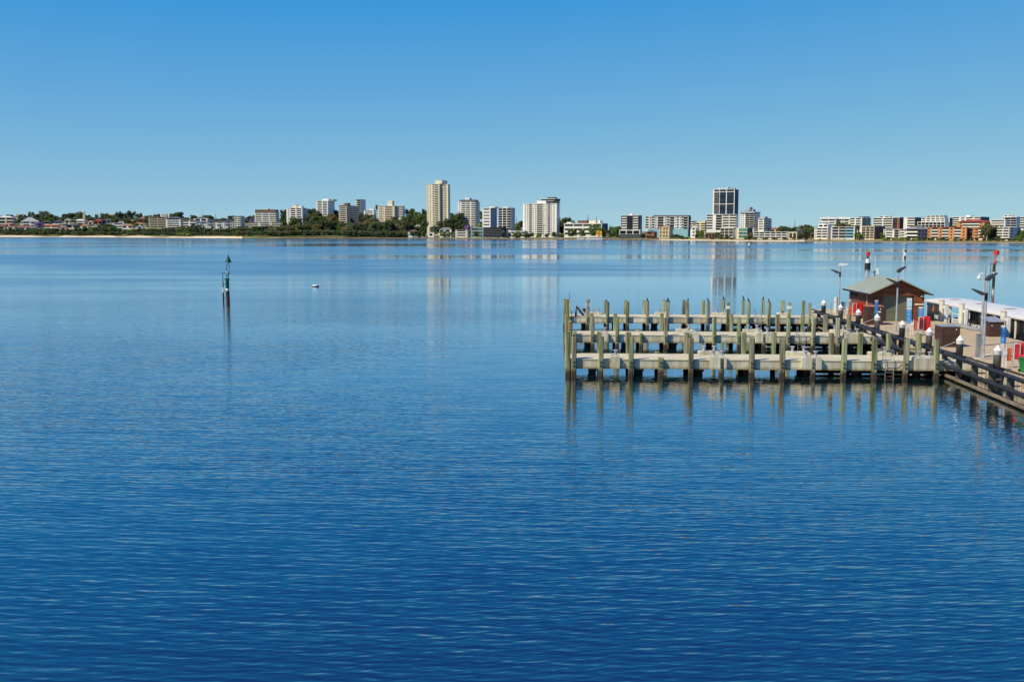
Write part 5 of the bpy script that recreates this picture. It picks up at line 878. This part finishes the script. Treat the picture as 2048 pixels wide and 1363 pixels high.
part('pile', MB().cyl((0, 0, -2), (0, 0, 1.3), .28, .26, 14), markblk, r, smooth=True); part('white_band', MB().cyl((0, 0, 1.3), (0, 0, 2.2), .265, n=14), whitep, r, smooth=True); part('red_pile', MB().cyl((0, 0, 2.2), (.05, 0, 3.9), .25, .2, 14), rustp, r, smooth=True); part('lantern', MB().cyl((.15, 0, 3.8), (.15, 0, 4.4), .22, n=12), markred, r); part('solar_panel', MB().box(.3, 1.1, -.3, .3, 4.1, 4.2), markblk, r)
part('stem', MB().cyl((.2, 0, 4.4), (.35, 0, 5.6), .06, n=6).cyl((.0, 0, 4.4), (.1, 0, 5.6), .05, n=6), markred, r); part('can_topmark', MB().cyl((.25, 0, 5.55), (.27, 0, 6.45), .52, n=16), markred, r, smooth=True)
part('platform_frame', MB().box(-.75, -.68, -.05, .05, -1, 4.0).box(-.3, -.24, -.05, .05, 1, 4.0).box(-.75, -.24, -.05, .05, 3.95, 4.02).box(-.75, -.24, -.05, .05, 2.5, 2.6).box(-.75, -.24, -.05, .05, 1.2, 1.3), markblk, r)
p = water_at(1735, 535); r = thing('channel_mark', 'short red can channel mark with white and black pile above the boat shed roof', 'channel mark', p, 0)
part('pile', MB().cyl((0, 0, -2), (0, 0, 1.35), .8, n=14), markblk, r, smooth=True); part('white_band', MB().cyl((0, 0, 1.35), (0, 0, 2.5), .6, .5, 14), whitep, r, smooth=True); part('red_stem', MB().cyl((0, 0, 2.5), (0, 0, 3.5), .25, n=10), rustp, r); part('can_topmark', MB().cyl((0, 0, 3.4), (0, 0, 4.5), .55, n=16), markred, r, smooth=True)
p = water_at(1810, 517); r = thing('channel_mark', 'slim black and white channel mark with small dark cone', 'channel mark', p, 0)
part('pile', MB().cyl((0, 0, -2), (0, 0, 1.1), .35, n=12), markblk, r); part('white_band', MB().cyl((0, 0, 1.1), (.05, 0, 3.3), .36, .3, 12), whitep, r); part('ladder_post', MB().cyl((-.6, 0, .4), (-.6, 0, 3.2), .12, n=6), whitep, r); part('dark_band', MB().cyl((.1, 0, 2.4), (.1, 0, 3.4), .38, n=12), markblk, r); part('stem', MB().cyl((.2, 0, 3.3), (.2, 0, 5), .08, n=6).box(-.4, .8, -.2, .2, 4.1, 4.25), markblk, r); part('cone', MB().lathe([(.05, 4.9), (.5, 4.95), (.02, 6)], 10, (.2, 0)), greenp, r)
p = water_at(1498, 495); r = thing('channel_mark', 'distant white channel mark with black topmark off the beach', 'channel mark', p, 0)
part('pile', MB().cyl((.1, 0, -2), (.1, 0, 1.2), .35, n=10), markblk, r); part('white_band', MB().cyl((0, 0, 1.2), (0, 0, 3.4), .5, .35, 10), whitep, r); part('stem', MB().cyl((.2, 0, 3.3), (.4, 0, 5), .12, n=6), galv, r); part('topmark', MB().lathe([(.1, 4.8), (.55, 5.0), (.5, 5.6), (.1, 6)], 8, (.4, 0)), markblk, r)
for x, y, lb in [(1214, 486, 'thin red and white pole mark off the ferry landing'), (1178, 483.5, 'small white post mark before the moored ferries')]:
    p = water_at(x, y); hh = 9.5 if x > 1200 else 3.2; r = thing('pole_mark', lb, 'channel mark', p, 0); part('float', MB().cyl((0, 0, -.6), (0, 0, .5), .5, n=10), markblk, r); part('band', MB().cyl((0, 0, .5), (0, 0, 1.5), .45, n=10), whitep, r); part('pole', MB().cyl((0, 0, 1.5), (0, 0, hh * .55), .22, n=6), markred if x > 1200 else whitep, r)
    if x > 1200: part('upper_pole', MB().cyl((0, 0, hh * .55), (0, 0, hh), .15, n=6), whitep, r)
p = water_at(631, 573); r = thing('mooring_buoy', 'flat white mooring buoy floating alone on the river', 'buoy', p, .3); part('float', MB().lathe([(.3, -.2), (.6, -.15), (.68, .1), (.62, .32), (.3, .38)], 16), whitep, r, smooth=True); part('ring', MB().lathe([(.685, .0), (.70, .03), (.70, .12), (.685, .15)], 16), markblk, r); part('tether_cap', MB().box(.35, .62, -.15, .15, .2, .42), galv, r); r.scale = (.95, .95, .95)
# ------------------------------------------------------------------ ferries and flower at the far landing
def ferry(x0, x1, db, label, deck2, stripe):
    d = shore((x0 + x1) / 2) + db; p = at_depth((x0 + x1) / 2, Y0, d); p.z = 0; Lh = (x1 - x0) * d / F / 2; r = thing('ferry', label, 'boat', p, R(-6))
    part('hull', MB().prism([(-Lh, 1.6), (-Lh * .82, -.3), (Lh * .97, -.3), (Lh, 1.5)], -2.4, 2.4), whitep, r); part('stripe', MB().box(-Lh * .85, Lh * .98, -2.43, -2.4, .15, .6), stripe, r)
    cb = part('cabin', MB().prism([(-Lh * .7, 1.5), (-Lh * .55, 3.2), (Lh * .96, 3.2), (Lh * .96, 1.5)], -2.1, 2.1), whitep, r)
    for q in range(6): a = -Lh * .5 + q * Lh * .24; part('window', MB().box(a, a + Lh * .2, -2.15, -2.1, 2.0, 2.9), wind, cb)
    part('roof', MB().box(-Lh * .62, Lh, -2.3, 2.3, 3.2, 3.4), whitep, r)
    if deck2:
        up = part('wheelhouse', MB().prism([(-Lh * .45, 3.4), (-Lh * .3, 5.3), (Lh * .5, 5.3), (Lh * .5, 3.4)], -1.6, 1.6), whitep, r); part('window', MB().box(-Lh * .25, Lh * .45, -1.66, -1.6, 4.1, 4.9), wind, up); part('canopy', MB().box(-Lh * .7, Lh * .6, -2, 2, 5.3, 5.5), whitep, r); part('mast', MB().cyl((0, 0, 5.5), (0, 0, 8), .15, n=6), whitep, r)
    else: part('arch', MB().tube([(Lh * .1, -1.9, 3.4), (Lh * .12, -1.9, 4.8), (Lh * .3, -1.9, 5.4), (Lh * .48, -1.9, 4.8), (Lh * .5, -1.9, 3.4)], .22, 6), whitep, r)
ferry(1154, 1168, -7, 'tall white ferry with upper wheelhouse moored at the far landing', True, blk); ferry(1169, 1205, -8, 'long low white ferry with green stripe and roof arch at the far landing', False, greenp)
d = shore(1198) + 6; fo = thing('flower_sculpture', 'giant yellow flower sculpture on the far landing', 'sculpture', at_depth(1198, 476, d)); yf = mat('flower yellow', (.72, .42, .04), .6, scale=.8, col2=(.80, .30, .03)); cz = 6.6
part('stem', MB().cyl((0, 0, -1), (0, 0, cz), .5, n=8), mat('stem brown', (.3, .14, .05), .8), fo)
for k in range(5):
    a = R(90 + 36 + 72 * k); V = [(0, -.4, cz)]; Fc = []
    for j in range(9):
        t = -.62 + 1.24 * j / 8; rr = 4.6 * (1 - .28 * abs(t) ** 1.5 + .04 * (j % 2)); V.append((rr * math.cos(a + t), -1.0 + .5 * math.cos(t * 3), cz + rr * math.sin(a + t)))
    n = len(V); V += [(x, y + .35, z) for x, y, z in V]; Fc = [(0, j, j + 1) for j in range(1, 9)] + [(n, n + j + 1, n + j) for j in range(1, 9)] + [(j, j + n, j + n + 1, j + 1) for j in range(1, 9)]
    part('petal', MB().add(V, Fc), yf, fo)
for dx, dz, rr in ((-.5, .6, .5), (.2, -.5, .45), (0, .0, .6)): part('stamen', MB().cyl((dx, -.9, cz + dz), (dx, -1.9, cz + dz + .3), rr, rr * .5, 8), mat('flower centre', (.10, .015, .01), .7), fo)
# ------------------------------------------------------------------ parked cars on the far foreshore
cars = [(x, 14 + (i * 5) % 6) for i, x in enumerate([961, 971, 979, 987, 996, 1004, 1016, 1058, 1066, 1112, 1121, 1130, 1605, 1613, 1622, 1641, 1668, 1690, 1735, 845, 872, 1412, 1366])]
carc = [mat('car paint ' + n, c, .35, var=.04) for n, c in (('white', (.75, .75, .74)), ('silver', (.45, .46, .47)), ('dark', (.05, .055, .06)), ('red', (.35, .03, .03)))]
cbody = MB().prism([(-2.2, .35), (2.2, .35), (2.2, .85), (1.3, .95), (-1.9, 1.0), (-2.2, .9)], -.85, .85); ccab = MB().prism([(-1.7, .98), (-1.2, 1.5), (.5, 1.5), (1.2, .94)], -.78, .78); cwh = MB().cyl((0, -.9, 0), (0, .9, 0), .33, n=10).mesh('wheel', black)
cmeshes = [cbody.mesh('body', m) for m in carc]; cabm = ccab.mesh('window', wind); croof = MB().box(-1.15, .45, -.76, .76, 1.5, 1.53)
croofs = [croof.mesh('roof', m) for m in carc]
for i, (x, db) in enumerate(cars):
    k = (0, 0, 1, 0, 2, 0, 3, 0, 1)[i % 9]; p = shore_pt(x, db); pl = min(BUILT, key=lambda b: abs(b[0] - x) + (b[3] - shore(b[0])) * .2)[4]; cn = ('white', 'silver', 'dark', 'red')[k]
    o = thing('parked_car', f'small {cn} car parked by {pl}', 'car', p + Vector((0, 0, .02)), rng.uniform(-.4, .4), f'{cn} cars by {pl}'); link('body', cmeshes[k], o); link('window', cabm, o); link('roof', croofs[k], o)
    for q in (-1.4, 1.4): link('wheel', cwh, o, (q, 0, .34))
